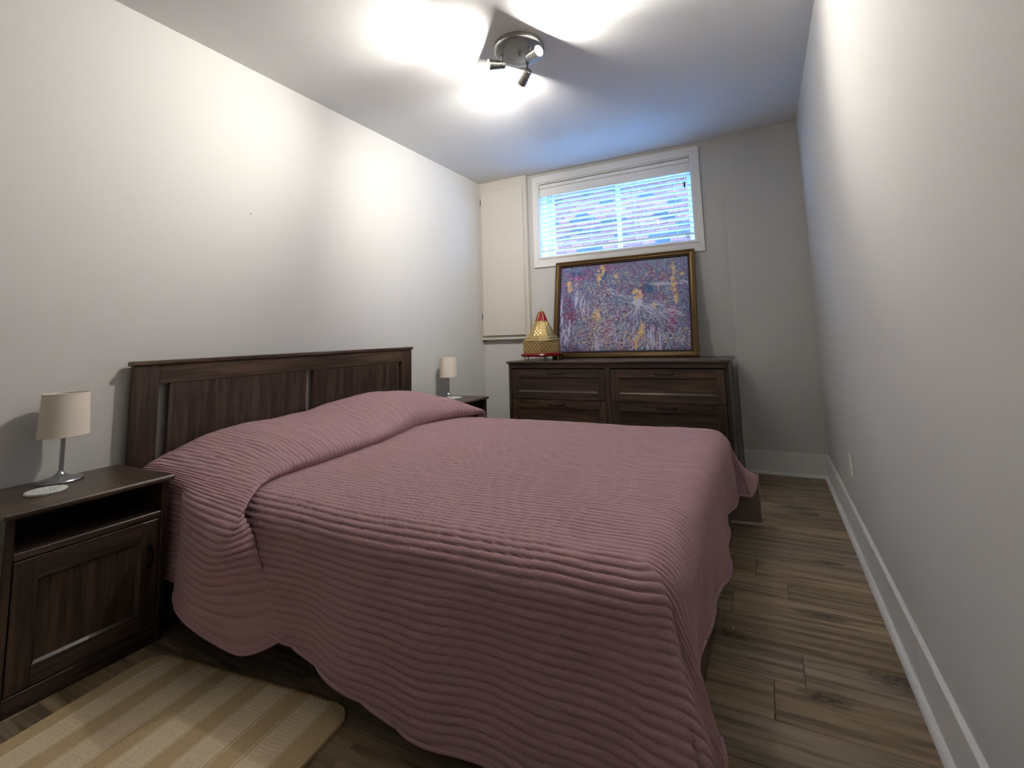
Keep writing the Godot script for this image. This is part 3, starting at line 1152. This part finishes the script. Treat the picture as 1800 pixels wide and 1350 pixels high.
func nightstand() -> Node3D:
	# built facing +z, then turned to face +x; width 0.42, depth 0.40, height 0.55
	var W := 0.42; var D := 0.40; var H := 0.55
	var t := thing("nightstand")
	t.rotation.y = PI / 2
	var ox := -W / 2
	var P := func(x: float, y: float, z: float) -> Vector3: return Vector3(ox + x, y, z)
	var mb := MB.new()
	mb.span(P.call(0, H - 0.018, 0), P.call(W, H, D), 0.005, 0)
	obj("top", mb, M.wood1, t)
	for x in [0.010, W - 0.010 - 0.020]:
		mb = MB.new()
		mb.uvo = Vector2(rng.randf(), rng.randf())
		mb.span(P.call(x, 0, 0.005), P.call(x + 0.020, H - 0.018, D - 0.018), 0.002, 1)
		obj("side_panel", mb, M.wood2, t)
	mb = MB.new()
	mb.span(P.call(0.03, 0.03, 0.006), P.call(W - 0.03, H - 0.018, 0.014), 0.0, 0)
	obj("back_panel", mb, M.wood2, t)
	mb = MB.new()
	mb.span(P.call(0.03, 0.412, 0.014), P.call(W - 0.03, 0.432, D - 0.020), 0.002, 0)
	obj("shelf", mb, M.wood0, t)
	mb = MB.new()
	mb.span(P.call(0.03, 0.0, D - 0.05), P.call(W - 0.03, 0.052, D - 0.020), 0.0015, 0)
	mb.span(P.call(0.03, 0.04, 0.014), P.call(W - 0.03, 0.052, D - 0.05), 0.0, 0)
	obj("plinth", mb, M.wood0, t)
	mb = MB.new()
	var dw := W - 0.066
	panel_front(mb, dw, 0.352, 0.052, 0.052, 0.062, 0.056, 0.020, 0.008, 0.007, 1)
	var o := obj("door", mb, M.wood0, t)
	o.position = P.call(0.033, 0.056, D - 0.039)
	var hd := MB.new()
	pull(hd, 0.062, 0.02, 0.0036, Vector3.ZERO, Vector3.UP, Vector3(dw - 0.026, 0.235, 0.020))
	obj("handle", hd, M.bronze, o)
	return t


func table_lamp() -> Node3D:
	var t := thing("table_lamp")
	var mb := MB.new()
	mb.lathe([Vector2(0.061, 0.0), Vector2(0.062, 0.004), Vector2(0.060, 0.007), Vector2(0.050, 0.010), Vector2(0.035, 0.014), Vector2(0.022, 0.018), Vector2(0.013, 0.024), Vector2(0.009, 0.031), Vector2(0.0075, 0.036), Vector2(0.0, 0.036)], 40)
	obj("base", mb, M.chrome, t)
	mb = MB.new()
	mb.lathe([Vector2(0.0062, 0.03), Vector2(0.0062, 0.205), Vector2(0.0, 0.205)], 16)
	obj("pole", mb, M.chrome, t)
	mb = MB.new()
	mb.lathe([Vector2(0.0, 0.195), Vector2(0.013, 0.195), Vector2(0.013, 0.225), Vector2(0.0, 0.225)], 16)
	for k in 3:
		var a := TAU * k / 3.0 + 0.4
		mb.tube([Vector3(cos(a) * 0.012, 0.215, sin(a) * 0.012), Vector3(cos(a) * 0.0628, 0.222, sin(a) * 0.0628)], 0.0015, 6)
	obj("socket", mb, M.bulb_off, t)
	mb = MB.new()
	var pr: Array = []
	for i in 13:
		var a := PI * i / 12.0
		pr.append(Vector2(0.021 * sin(a), 0.249 - 0.024 * cos(a)))
	mb.lathe(pr, 20)
	obj("bulb", mb, M.bulb_off, t)
	mb = MB.new()
	var yb := 0.156; var yt := 0.302
	mb.lathe([Vector2(0.0672, yb), Vector2(0.0616, yt)], 56)
	mb.lathe([Vector2(0.0598, yt), Vector2(0.0654, yb)], 56)
	obj("shade", mb, M.shade, t)
	mb = MB.new()
	for e in [[0.0664, yb], [0.0608, yt]]:
		var ring: Array = []
		for i in 48:
			var a := TAU * i / 48.0
			ring.append(Vector3(cos(a) * e[0], e[1], sin(a) * e[0]))
		mb.tube(ring, 0.0019, 6, true)
	obj("shade_rim", mb, M.shade, t)
	return t


func coaster() -> Node3D:
	var t := thing("coaster")
	var mb := MB.new()
	mb.lathe([Vector2(0.0, 0.0), Vector2(0.048, 0.0), Vector2(0.050, 0.002), Vector2(0.050, 0.007), Vector2(0.048, 0.009)], 40)
	var top: Array = []
	for i in 40:
		var a := TAU * i / 40.0
		top.append(Vector3(cos(a) * 0.048, 0.009, sin(a) * 0.048))
	mb.flat(top, Vector3.UP)
	obj("disc", mb, M.marble, t)
	mb = MB.new()
	mb.lathe([Vector2(0.0, -0.0005), Vector2(0.046, -0.0005), Vector2(0.046, 0.0005)], 30)
	obj("felt", mb, M.plug, t)
	return t


func rug() -> void:
	# woven in bands: flat tan pile and ribbed cream, thin white cords between; origin at its far left corner
	var t := thing("rug")
	t.position = Vector3(0.497, 0.0, 2.815)
	t.rotation.y = deg_to_rad(6.5)
	tag(t, "small beige striped woven rug on the floor beside the nightstand", "rug")
	var w := 0.80; var l := 1.15; var st := 0.0031
	var nu := int(w / st); var nv := int(l / st)
	var nz := noise(0.9, 3, 8)
	var tan_c := Color(0.77, 0.68, 0.53).srgb_to_linear()
	var cream := Color(0.88, 0.81, 0.69).srgb_to_linear()
	var cord := Color(0.88, 0.82, 0.71).srgb_to_linear()
	var V := PackedVector3Array(); var C := PackedColorArray(); var keep := PackedByteArray()
	var r := RandomNumberGenerator.new(); r.seed = 3
	var rc := 0.055
	for i in nu + 1:
		var u := i * st
		var m := fposmod(u - 0.058, 0.1473)
		var inband := m < 0.071 and u > 0.05 and u < 0.74
		var e1 := absf(m); var e2 := absf(m - 0.071); var e3 := absf(m - 0.1473)
		var edge := minf(e1, minf(e2, e3))
		var on_cord := (edge < 0.0024 or absf(edge - 0.0075) < 0.0017) and u > 0.05 and u < 0.74
		for j in nv + 1:
			var v := j * st
			var h := 0.0075
			var c := tan_c
			var n1 := nz.get_noise_2d(u * 260.0, v * 260.0)
			if on_cord:
				h += 0.0022
				c = cord
			elif inband:
				var rib := absf(sin(PI * v / 0.0105 + nz.get_noise_2d(u * 30.0, v * 8.0) * 0.7))
				h += 0.0002 + 0.0019 * rib
				c = cream.lerp(tan_c, 0.25 * (1.0 - rib))
			else:
				h += 0.0016 + 0.0011 * n1
			c = c * (1.0 + 0.10 * n1 + r.randf_range(-0.07, 0.07))
			var uu := u
			var vv := v
			# overcast end: threads standing out a little
			if j == 0:
				vv -= 0.0035 if (i % 4) < 2 else 0.0
			var cu := minf(u, w - u); var cv := minf(v, l - v)
			var inside := true
			if cu < rc and cv < rc:
				inside = Vector2(rc - cu, rc - cv).length() <= rc
			keep.append(1 if inside else 0)
			V.append(Vector3(uu, h, vv))
			C.append(Color(c.r, c.g, c.b))
	var N := PackedVector3Array(); N.resize(V.size())
	var row := nv + 1
	for i in nu + 1:
		for j in row:
			var du := V[mini(i + 1, nu) * row + j] - V[maxi(i - 1, 0) * row + j]
			var dv := V[i * row + mini(j + 1, nv)] - V[i * row + maxi(j - 1, 0)]
			N[i * row + j] = dv.cross(du).normalized()
	var mb := MB.new()
	var ix := PackedInt32Array()
	var ed := {}
	for i in nu:
		for j in nv:
			var a := i * row + j
			var b := a + row
			if keep[a] and keep[b] and keep[a + 1] and keep[b + 1]:
				ix.append_array(PackedInt32Array([a, b, b + 1, a, b + 1, a + 1]))
				if j == 0 or not (keep[a - 1] and keep[b - 1]): ed[[a, b]] = Vector3(0, 0, -1)
				if j == nv - 1 or not (keep[a + 2] and keep[b + 2]): ed[[a + 1, b + 1]] = Vector3(0, 0, 1)
				if i == 0 or not (keep[a - row] and keep[a - row + 1]): ed[[a, a + 1]] = Vector3(-1, 0, 0)
				if i == nu - 1 or not (keep[b + row] and keep[b + row + 1]): ed[[b, b + 1]] = Vector3(1, 0, 0)
	mb.v = V; mb.n = N; mb.c = C; mb.ix = ix
	mb.uv.resize(V.size())
	for k in ed:
		var p: Vector3 = V[k[0]]; var q: Vector3 = V[k[1]]
		mb.col = C[k[0]]
		mb.flat([p, q, Vector3(q.x, 0.0005, q.z), Vector3(p.x, 0.0005, p.z)], ed[k])
	obj("woven_body", mb, M.rug, t)
	# overcast yarn loops on the far end
	var yb := MB.new()
	yb.col = Color(0.70, 0.60, 0.44).srgb_to_linear()
	for k in 62:
		var u := 0.06 + k * 0.011
		yb.tube([Vector3(u, 0.0065, 0.009), Vector3(u + 0.001, 0.0112, 0.003), Vector3(u + 0.002, 0.009, -0.004), Vector3(u + 0.002, 0.002, -0.0055)], 0.0017, 5)
	obj("overcast_edge", yb, M.rug, t)


func wall_cabinet() -> void:
	var t := thing("wall_cabinet")
	t.position = Vector3(0, 0.975, 0)
	tag(t, "shallow beige-painted wall cabinet with flush door in the far left corner", "wall cabinet")
	var h := ROOM_H - 0.975
	var mb := MB.new()
	mb.span(Vector3(0, 0, 0), Vector3(0.508, h, 0.05), 0.0025)
	obj("body", mb, M.cabinet, t)
	mb = MB.new()
	mb.span(Vector3(0.029, 0.037, 0.053), Vector3(0.474, h - 0.10, 0.070), 0.003)
	var d := obj("door", mb, M.cabinet, t)
	for y in [h - 0.19, 0.22]:
		var hb := MB.new()
		hb.lathe([Vector2(0.0, -0.03), Vector2(0.004, -0.03), Vector2(0.004, 0.03), Vector2(0.0, 0.03)], 10, Transform3D(Basis(), Vector3(0.024, y, 0.058)))
		hb.span(Vector3(0.012, y - 0.024, 0.05), Vector3(0.024, y + 0.024, 0.054), 0.0005)
		obj("hinge", hb, M.bronze, d)


func blind() -> void:
	var t := thing("window_blind")
	t.position = Vector3(0, WY0, 0)
	tag(t, "white horizontal slat blind with valance hanging in the window", "blind")
	var x0 := WX0 + 0.013; var x1 := WX1 - 0.013
	var zc := -0.045
	var top := WY1 - WY0 - 0.014
	# valance with a groove and a cove
	var mb := MB.new()
	mb.span(Vector3(x0, top - 0.112, -0.018), Vector3(x1, top - 0.036, -0.010), 0.002)
	mb.span(Vector3(x0, top - 0.034, -0.018), Vector3(x1, top, -0.006), 0.003)
	mb.span(Vector3(x0, top - 0.1, -0.022), Vector3(x1, top, -0.017), 0.0)
	obj("valance", mb, M.blind, t)
	mb = MB.new()
	mb.span(Vector3(x0, top - 0.045, -0.075), Vector3(x1, top, -0.024), 0.002)
	obj("headrail", mb, M.blind, t)
	# slats
	var pitch := 0.0435
	var ys := 0.558
	var cnt := 11
	var sl := MB.new()
	sl.span(Vector3(x0, -0.0014, -0.025), Vector3(x1, 0.0014, 0.025), 0.001)
	var sm := sl.mesh()
	sm.surface_set_material(0, M.blind)
	var holes := [x0 + 0.12, x0 + 0.48, x1 - 0.46, x1 - 0.13]
	for k in cnt:
		var o := MeshInstance3D.new()
		o.name = "slat"
		o.mesh = sm
		o.position = Vector3(0, ys - k * pitch, zc)
		o.rotation.x = deg_to_rad(-5.0)
		t.add_child(o, true)
		o.position.x = 0
	var yb := ys - cnt * pitch
	mb = MB.new()
	mb.span(Vector3(x0, yb - 0.011, zc - 0.026), Vector3(x1, yb + 0.006, zc + 0.026), 0.004)
	obj("bottom_rail", mb, M.blind, t)
	for x in holes:
		for dz in [-0.026, 0.026]:
			mb = MB.new()
			mb.tube([Vector3(x, yb, zc + dz), Vector3(x, top - 0.04, zc + dz)], 0.0009, 5)
			obj("ladder_cord", mb, M.blind, t)
	# pull cords with tassels on the right
	mb = MB.new()
	for x in [x1 - 0.055, x1 - 0.040]:
		mb.tube([Vector3(x, top - 0.09, -0.014), Vector3(x, 0.075, -0.014)], 0.001, 5)
	var co := obj("pull_cord", mb, M.blind, t)
	for x in [x1 - 0.055, x1 - 0.040]:
		var tb := MB.new()
		tb.lathe([Vector2(0.0, 0.040), Vector2(0.002, 0.040), Vector2(0.006, 0.008), Vector2(0.005, 0.0), Vector2(0.0, 0.0)], 10, Transform3D(Basis(), Vector3(x, 0.037, -0.014)))
		obj("tassel", tb, M.chrome, co)
	mb = MB.new()
	mb.lathe([Vector2(0.0, 0.0), Vector2(0.006, 0.0), Vector2(0.006, 0.04), Vector2(0.0, 0.04)], 10, Transform3D(Basis(), Vector3(x1 - 0.047, 0.455, -0.014)))
	obj("cord_stop", mb, M.bronze, co)


func painting() -> void:
	var W := 1.157; var H := 0.826
	var t := thing("painting")
	t.position = Vector3(1.3625, 0.8115, 0.195)
	t.rotation.x = -asin(0.15 / H)
	tag(t, "large abstract splatter painting in purples and blues, gold frame, leaning below the window", "painting")
	# stepped moulding, mitred: profile of (inset, height)
	var prof := [Vector2(0.0, -0.012), Vector2(0.0, 0.012), Vector2(0.004, 0.017), Vector2(0.012, 0.018), Vector2(0.017, 0.012), Vector2(0.021, 0.011), Vector2(0.025, 0.015), Vector2(0.032, 0.014), Vector2(0.038, 0.006), Vector2(0.042, 0.005), Vector2(0.048, 0.006), Vector2(0.052, 0.001), Vector2(0.052, -0.006)]
	for band in [[0, 5, "frame", M.gold], [5, 8, "inner_moulding", M.gold], [8, 12, "frame_slip", M.gold_dark]]:
		var mb := MB.new()
		for i in range(band[0], band[1]):
			var a: Vector2 = prof[i]; var b: Vector2 = prof[i + 1]
			var ra := rect(W, H, a.x); var rb := rect(W, H, b.x)
			for s in 4:
				var e := (s + 1) % 4
				var out := Vector3(0, 0, 1)
				var side: Vector3 = [Vector3(0, -1, 0), Vector3(1, 0, 0), Vector3(0, 1, 0), Vector3(-1, 0, 0)][s]
				var d := b - a
				out = side * d.y + Vector3(0, 0, 1) * d.x
				if out.length() < 1e-6:
					out = Vector3(0, 0, 1)
				mb.flat([Vector3(ra[s].x, ra[s].y, a.y), Vector3(ra[e].x, ra[e].y, a.y), Vector3(rb[e].x, rb[e].y, b.y), Vector3(rb[s].x, rb[s].y, b.y)], out, s % 2)
		obj(band[2], mb, band[3], t)
	var cv := MB.new()
	var c := rect(W, H, 0.049)
	var z := -0.003
	var n := Vector3(0, 0, 1)
	cv.tri(Vector3(c[0].x, c[0].y, z), Vector3(c[1].x, c[1].y, z), Vector3(c[2].x, c[2].y, z), n, n, n, Vector2(0, 1), Vector2(1, 1), Vector2(1, 0))
	cv.tri(Vector3(c[0].x, c[0].y, z), Vector3(c[2].x, c[2].y, z), Vector3(c[3].x, c[3].y, z), n, n, n, Vector2(0, 1), Vector2(1, 0), Vector2(0, 0))
	var cm := std(Color(1, 1, 1), 0.5)
	cm.albedo_texture = splatter()
	obj("canvas", cv, cm, t)
	var bk := MB.new()
	bk.span(Vector3(-W / 2 + 0.004, 0.004, -0.012), Vector3(W / 2 - 0.004, H - 0.004, -0.006), 0.001)
	obj("backing_board", bk, M.backing, t)


func rect(w: float, h: float, i: float) -> Array:
	return [Vector2(-w / 2 + i, i), Vector2(w / 2 - i, i), Vector2(w / 2 - i, h - i), Vector2(-w / 2 + i, h - i)]


func dab(im: Image, x: float, y: float, rx: float, ry: float, ang: float, c: Color, al := 1.0) -> void:
	var R := maxf(rx, ry)
	var ca := cos(ang); var sa := sin(ang)
	var w := im.get_width(); var h := im.get_height()
	for py in range(maxi(int(y - R), 0), mini(int(y + R) + 2, h)):
		for px in range(maxi(int(x - R), 0), mini(int(x + R) + 2, w)):
			var dx := px - x; var dy := py - y
			var u := (dx * ca + dy * sa) / rx
			var v := (-dx * sa + dy * ca) / ry
			var d := u * u + v * v
			if d < 1.0:
				im.set_pixel(px, py, im.get_pixel(px, py).lerp(c, al * clampf((1.0 - d) * 3.0, 0.0, 1.0)))


func splatter() -> ImageTexture:
	var w := 900; var h := 620
	var im := Image.create(w, h, false, Image.FORMAT_RGB8)
	var r := RandomNumberGenerator.new(); r.seed = 20
	var a := noise(0.010, 4, 51); var b := noise(0.014, 4, 52); var f := noise(0.05, 3, 53)
	var purple := Color(0.49, 0.43, 0.61); var slate := Color(0.47, 0.52, 0.68); var magenta := Color(0.53, 0.38, 0.56); var teal := Color(0.45, 0.60, 0.72); var deep := Color(0.26, 0.29, 0.46)
	for y in h:
		for x in w:
			var c := purple.lerp(slate, clampf(a.get_noise_2d(x, y * 0.6) * 2.2 + 0.5, 0, 1))
			c = c.lerp(magenta, clampf(b.get_noise_2d(x, y * 0.7) * 3.0 - 0.35, 0, 1))
			c = c.lerp(teal, clampf(a.get_noise_2d(x + 900, y * 0.7 + 300) * 3.0 - 0.45, 0, 1) * 0.8)
			c = c.lerp(deep, clampf(f.get_noise_2d(x, y * 0.8) * 2.0 - 0.15, 0, 1) * 0.75)
			# bluish top right corner
			c = c.lerp(Color(0.45, 0.60, 0.72), clampf(1.0 - Vector2((w - x) / 260.0, y / 120.0).length(), 0, 1) * 0.6)
			im.set_pixel(x, y, c)
	var white := Color(0.83, 0.82, 0.90); var cream := Color(0.90, 0.82, 0.66); var gold := Color(0.93, 0.76, 0.40); var dark := Color(0.13, 0.13, 0.22); var blue := Color(0.13, 0.34, 0.55); var pink := Color(0.66, 0.33, 0.58)
	# flat patches
	for p in [[310, 95, 32, 60, 0.3, blue], [640, 200, 30, 55, -0.4, blue], [395, 225, 14, 90, 0.0, Color(0.24, 0.46, 0.68)], [80, 330, 50, 90, 0.1, Color(0.50, 0.28, 0.46)], [360, 470, 50, 60, 0.2, pink], [790, 420, 26, 80, 0.1, pink], [360, 40, 90, 30, 0.2, magenta], [130, 60, 60, 22, 0.3, Color(0.25, 0.30, 0.55)], [130, 90, 60, 16, 0.4, pink], [120, 250, 24, 120, 0.05, Color(0.48, 0.55, 0.75)]]:
		for k in 26:
			dab(im, p[0] + r.randfn() * p[2] * 0.45, p[1] + r.randfn() * p[3] * 0.45, p[2] * r.randf_range(0.2, 0.5), p[3] * r.randf_range(0.15, 0.4), p[4] + r.randfn() * 0.3, p[5], 0.6)
	# dark curls everywhere, denser low
	for k in 3000:
		var x := r.randf() * w; var y := h * pow(r.randf(), 0.7)
		dab(im, x, y, r.randf_range(3, 9), r.randf_range(1.2, 2.4), r.randf() * PI, dark, 0.75)
	# cream flecks in clouds
	for cl in [[300, 300, 130, 190, 1500], [250, 480, 160, 110, 1300], [100, 150, 60, 60, 260], [600, 540, 260, 60, 1500], [480, 120, 330, 80, 700], [760, 250, 90, 170, 500], [420, 400, 300, 160, 1600], [850, 520, 60, 90, 300], [450, 560, 450, 50, 1400]]:
		for k in int(cl[4] * 0.55):
			var x: float = cl[0] + r.randfn() * cl[2] * 0.6
			var y: float = cl[1] + r.randfn() * cl[3] * 0.6
			var c: Color = [white, cream, white, cream, Color(0.62, 0.66, 0.80), Color(0.70, 0.50, 0.66), white, Color(0.55, 0.62, 0.80), gold][r.randi() % 9]
			dab(im, x, y, r.randf_range(2.0, 8.5), r.randf_range(1.2, 3.6), r.randfn() * 0.8 - 0.8, c, 0.85)
			if k % 3 == 0:
				dab(im, x + 3.0, y + 3.5, r.randf_range(2.5, 7.0), r.randf_range(1.2, 2.6), r.randfn() * 0.8 - 0.8, dark, 0.7)
	# vertical drips at the left and lower middle
	for s in [[120, 180, 8], [150, 200, 20], [175, 220, 26], [190, 240, 18], [30, 380, 10], [60, 420, 22], [48, 460, 16], [10, 220, 8], [280, 480, 10], [300, 520, 12], [640, 500, 14], [660, 480, 10], [700, 540, 10]]:
		for k in 14:
			var x: float = s[0] + r.randfn() * s[2]
			var y: float = s[1] + r.randf() * 130.0
			dab(im, x, y, r.randf_range(1.4, 4.2), r.randf_range(12, 55), r.randfn() * 0.08, [white, Color(0.72, 0.76, 0.90), Color(0.80, 0.74, 0.86), Color(0.45, 0.42, 0.62)][k % 4], 0.85)
	# a burst of white streaks right of the middle
	for k in 190:
		var an: float = r.randfn() * 0.34 + [0.42, 2.3, 1.75, 0.42, 0.5][k % 5]
		var d := r.randf_range(20, 290)
		var x := 565.0 + cos(an) * d + r.randfn() * 16; var y := 300.0 + sin(an) * d + r.randfn() * 14
		dab(im, x, y, r.randf_range(12, 60), r.randf_range(0.9, 2.6), an + r.randfn() * 0.16, [white, white, Color(0.66, 0.70, 0.84)][k % 3], 0.85)
	for k in 40:
		var d := r.randf_range(20, 240)
		dab(im, 560.0 - cos(0.5) * d + r.randfn() * 12, 300.0 - sin(0.5) * d + r.randfn() * 12, r.randf_range(10, 44), r.randf_range(1.2, 4.0), 0.5 + r.randfn() * 0.25, white, 0.6)
	for k in 60:
		dab(im, 640.0 + r.randf() * 250, 170.0 + r.randf() * 14, r.randf_range(14, 40), r.randf_range(1.0, 2.4), 0.45 + r.randfn() * 0.1, white, 0.6)
	for k in 30:
		dab(im, 565.0 + r.randfn() * 16, 290.0 + r.randfn() * 18, r.randf_range(8, 22), r.randf_range(6, 16), r.randf() * PI, Color(0.80, 0.79, 0.86), 0.8)
	# gold blots
	for p in [[300, 80, 16], [285, 110, 14], [320, 55, 12], [315, 25, 12], [415, 95, 12], [275, 350, 14], [283, 380, 16], [570, 215, 22], [550, 225, 16], [670, 320, 12], [800, 60, 9], [805, 100, 10], [800, 150, 11], [808, 190, 10], [806, 230, 12], [812, 270, 10], [815, 300, 9], [850, 115, 10], [600, 470, 18], [580, 510, 16], [550, 570, 16], [60, 130, 14], [70, 160, 10]]:
		for k in 12:
			dab(im, p[0] + r.randfn() * p[2] * 0.7, p[1] + r.randfn() * p[2] * 1.1, r.randf_range(3, 0.6 * p[2] + 3), r.randf_range(3, 0.7 * p[2] + 3), r.randf() * PI, [gold, Color(0.86, 0.74, 0.50), cream, Color(0.86, 0.64, 0.50)][k % 4], 0.8)
	return ImageTexture.create_from_image(im)


# pierced sheet: a ring of cells between two circles, each cell with a diamond hole
func pierced(mb: MB, sides: int, r0: float, y0: float, r1: float, y1: float, rows: int, cols: int, hole: float, rot: float) -> void:
	for s in sides:
		var a0 := TAU * s / sides + rot
		var a1 := TAU * (s + 1) / sides + rot
		var A := Vector3(cos(a0) * r0, y0, sin(a0) * r0); var B := Vector3(cos(a1) * r0, y0, sin(a1) * r0)
		var C := Vector3(cos(a1) * r1, y1, sin(a1) * r1); var D := Vector3(cos(a0) * r1, y1, sin(a0) * r1)
		var out := (A + B + C + D) / 4.0
		out.y = 0.0
		out = out.normalized() + Vector3.UP * 0.3
		for i in rows:
			for j in cols:
				var q := func(u: float, v: float) -> Vector3: return A.lerp(B, u).lerp(D.lerp(C, u), v)
				var u0 := float(j) / cols; var u1 := float(j + 1) / cols
				var v0 := float(i) / rows; var v1 := float(i + 1) / rows
				var um := (u0 + u1) / 2; var vm := (v0 + v1) / 2
				var hu := (u1 - u0) / 2 * hole; var hv := (v1 - v0) / 2 * hole
				var o := [q.call(u0, v0), q.call(u1, v0), q.call(u1, v1), q.call(u0, v1)]
				if (i + j) % 2 == 0 and hole > 0.0:
					var d := [q.call(um, vm - hv), q.call(um + hu, vm), q.call(um, vm + hv), q.call(um - hu, vm)]
					for k in 4:
						mb.flat([o[k], o[(k + 1) % 4], d[k]], out)
						mb.flat([o[(k + 1) % 4], d[(k + 1) % 4], d[k]], out)
				else:
					# small raised stud between the holes
					var pc: Vector3 = q.call(um, vm) + out.normalized() * 0.0025
					for k in 4:
						mb.flat([o[k], o[(k + 1) % 4], pc], out)


func lantern() -> void:
	var t := thing("lantern")
	t.position = Vector3(0.782, 0.81, DRESSER_Z + 0.30)
	t.rotation.y = 0.30
	tag(t, "pierced brass lantern with red pointed top on a red footed tray, on the dresser", "lantern")
	var n := 6
	var rot := PI / 2
	# tray
	var mb := MB.new()
	mb.lathe([Vector2(0.0, 0.030), Vector2(0.168, 0.030), Vector2(0.178, 0.035), Vector2(0.180, 0.043), Vector2(0.176, 0.051), Vector2(0.160, 0.054), Vector2(0.0, 0.054)], n, Transform3D(Basis(Vector3.UP, rot), Vector3.ZERO))
	obj("tray", mb, M.red, t)
	for k in n:
		var a := TAU * k / n + rot
		var f := MB.new()
		f.lathe([Vector2(0.0, 0.0), Vector2(0.0045, 0.0), Vector2(0.006, 0.004), Vector2(0.004, 0.012), Vector2(0.007, 0.019), Vector2(0.004, 0.026), Vector2(0.004, 0.032), Vector2(0.0, 0.032)], 12, Transform3D(Basis(), Vector3(cos(a) * 0.150, 0, sin(a) * 0.150)))
		obj("foot", f, M.brass, t)
	# straight band, then shoulder, then cone
	mb = MB.new()
	pierced(mb, n, 0.158, 0.054, 0.160, 0.062, 1, 1, 0.0, rot)
	pierced(mb, n, 0.160, 0.062, 0.160, 0.140, 5, 10, 0.62, rot)
	pierced(mb, n, 0.160, 0.140, 0.160, 0.148, 1, 1, 0.0, rot)
	obj("pierced_band", mb, M.brass, t)
	mb = MB.new()
	pierced(mb, 12, 0.148, 0.148, 0.150, 0.153, 1, 1, 0.0, rot)
	pierced(mb, 12, 0.150, 0.153, 0.143, 0.162, 1, 1, 0.0, rot)
	pierced(mb, 12, 0.143, 0.162, 0.128, 0.168, 1, 1, 0.0, rot)
	pierced(mb, 12, 0.128, 0.168, 0.126, 0.176, 1, 1, 0.0, rot)
	pierced(mb, 12, 0.126, 0.176, 0.110, 0.190, 1, 1, 0.0, rot)
	obj("shoulder", mb, M.brass, t)
	mb = MB.new()
	pierced(mb, 12, 0.110, 0.190, 0.056, 0.296, 8, 4, 0.66, rot)
	pierced(mb, 12, 0.056, 0.296, 0.050, 0.304, 1, 1, 0.0, rot)
	obj("pierced_cone", mb, M.brass, t)
	mb = MB.new()
	var tr := Transform3D(Basis(Vector3.UP, rot), Vector3.ZERO)
	mb.lathe([Vector2(0.150, 0.055), Vector2(0.150, 0.147), Vector2(0.13, 0.15), Vector2(0.10, 0.19), Vector2(0.046, 0.296), Vector2(0.0, 0.296)], n, tr)
	obj("lining", mb, M.inner, t)
	mb = MB.new()
	mb.lathe([Vector2(0.050, 0.304), Vector2(0.0195, 0.379), Vector2(0.0, 0.379)], n, Transform3D(Basis(Vector3.UP, rot + PI / 6), Vector3.ZERO))
	obj("red_glass_top", mb, M.red_glass, t)
	mb = MB.new()
	for k in n:
		var a := TAU * k / n + rot + PI / 6
		mb.tube([Vector3(cos(a) * 0.051, 0.303, sin(a) * 0.051), Vector3(cos(a) * 0.0205, 0.380, sin(a) * 0.0205)], 0.0024, 6)
	mb.lathe([Vector2(0.0, 0.378), Vector2(0.021, 0.378), Vector2(0.021, 0.383), Vector2(0.008, 0.387), Vector2(0.005, 0.392), Vector2(0.0075, 0.398), Vector2(0.005, 0.404), Vector2(0.0025, 0.408), Vector2(0.004, 0.413), Vector2(0.0, 0.418)], 16)
	obj("finial", mb, M.brass, t)


func outlet() -> void:
	var t := thing("wall_outlet")
	t.position = Vector3(ROOM_W, 0.35, 1.085)
	tag(t, "white electrical outlet plate low on the right wall", "outlet")
	var mb := MB.new()
	mb.span(Vector3(-0.007, -0.052, -0.037), Vector3(0, 0.052, 0.037), 0.003)
	obj("plate", mb, M.outlet, t)
	for y in [-0.021, 0.021]:
		mb = MB.new()
		mb.span(Vector3(-0.0095, y - 0.015, -0.016), Vector3(-0.006, y + 0.015, 0.016), 0.002)
		var s := obj("socket", mb, M.outlet, t)
		var sb := MB.new()
		for z in [-0.006, 0.006]:
			sb.span(Vector3(-0.0098, y - 0.002, z - 0.0008), Vector3(-0.009, y + 0.006, z + 0.0008), 0.0)
		obj("slot", sb, M.plug, s)


func small_marks() -> void:
	var t := MB.new()
	t.lathe([Vector2(0.0, 0.004), Vector2(0.002, 0.0035), Vector2(0.0025, 0.0), Vector2(0.0, 0.0)], 10, Transform3D(Basis(Vector3.FORWARD, PI / 2), Vector3.ZERO))
	var n := obj("nail_head", t, M.bronze)
	n.position = Vector3(0.0, 1.688, 2.247)
	tag(n, "tiny dark nail head in the left wall high above the headboard", "nail")
	t = MB.new()
	t.box(Vector3(0, 0.002, 0), Vector3(0.006, 0.004, 0.005), 0.001)
	var c := obj("paper_scrap", t, M.trim)
	c.position = Vector3(2.205, 0.0, 1.955)
	tag(c, "tiny white scrap lying on the floor beside the foot of the bed", "scrap")
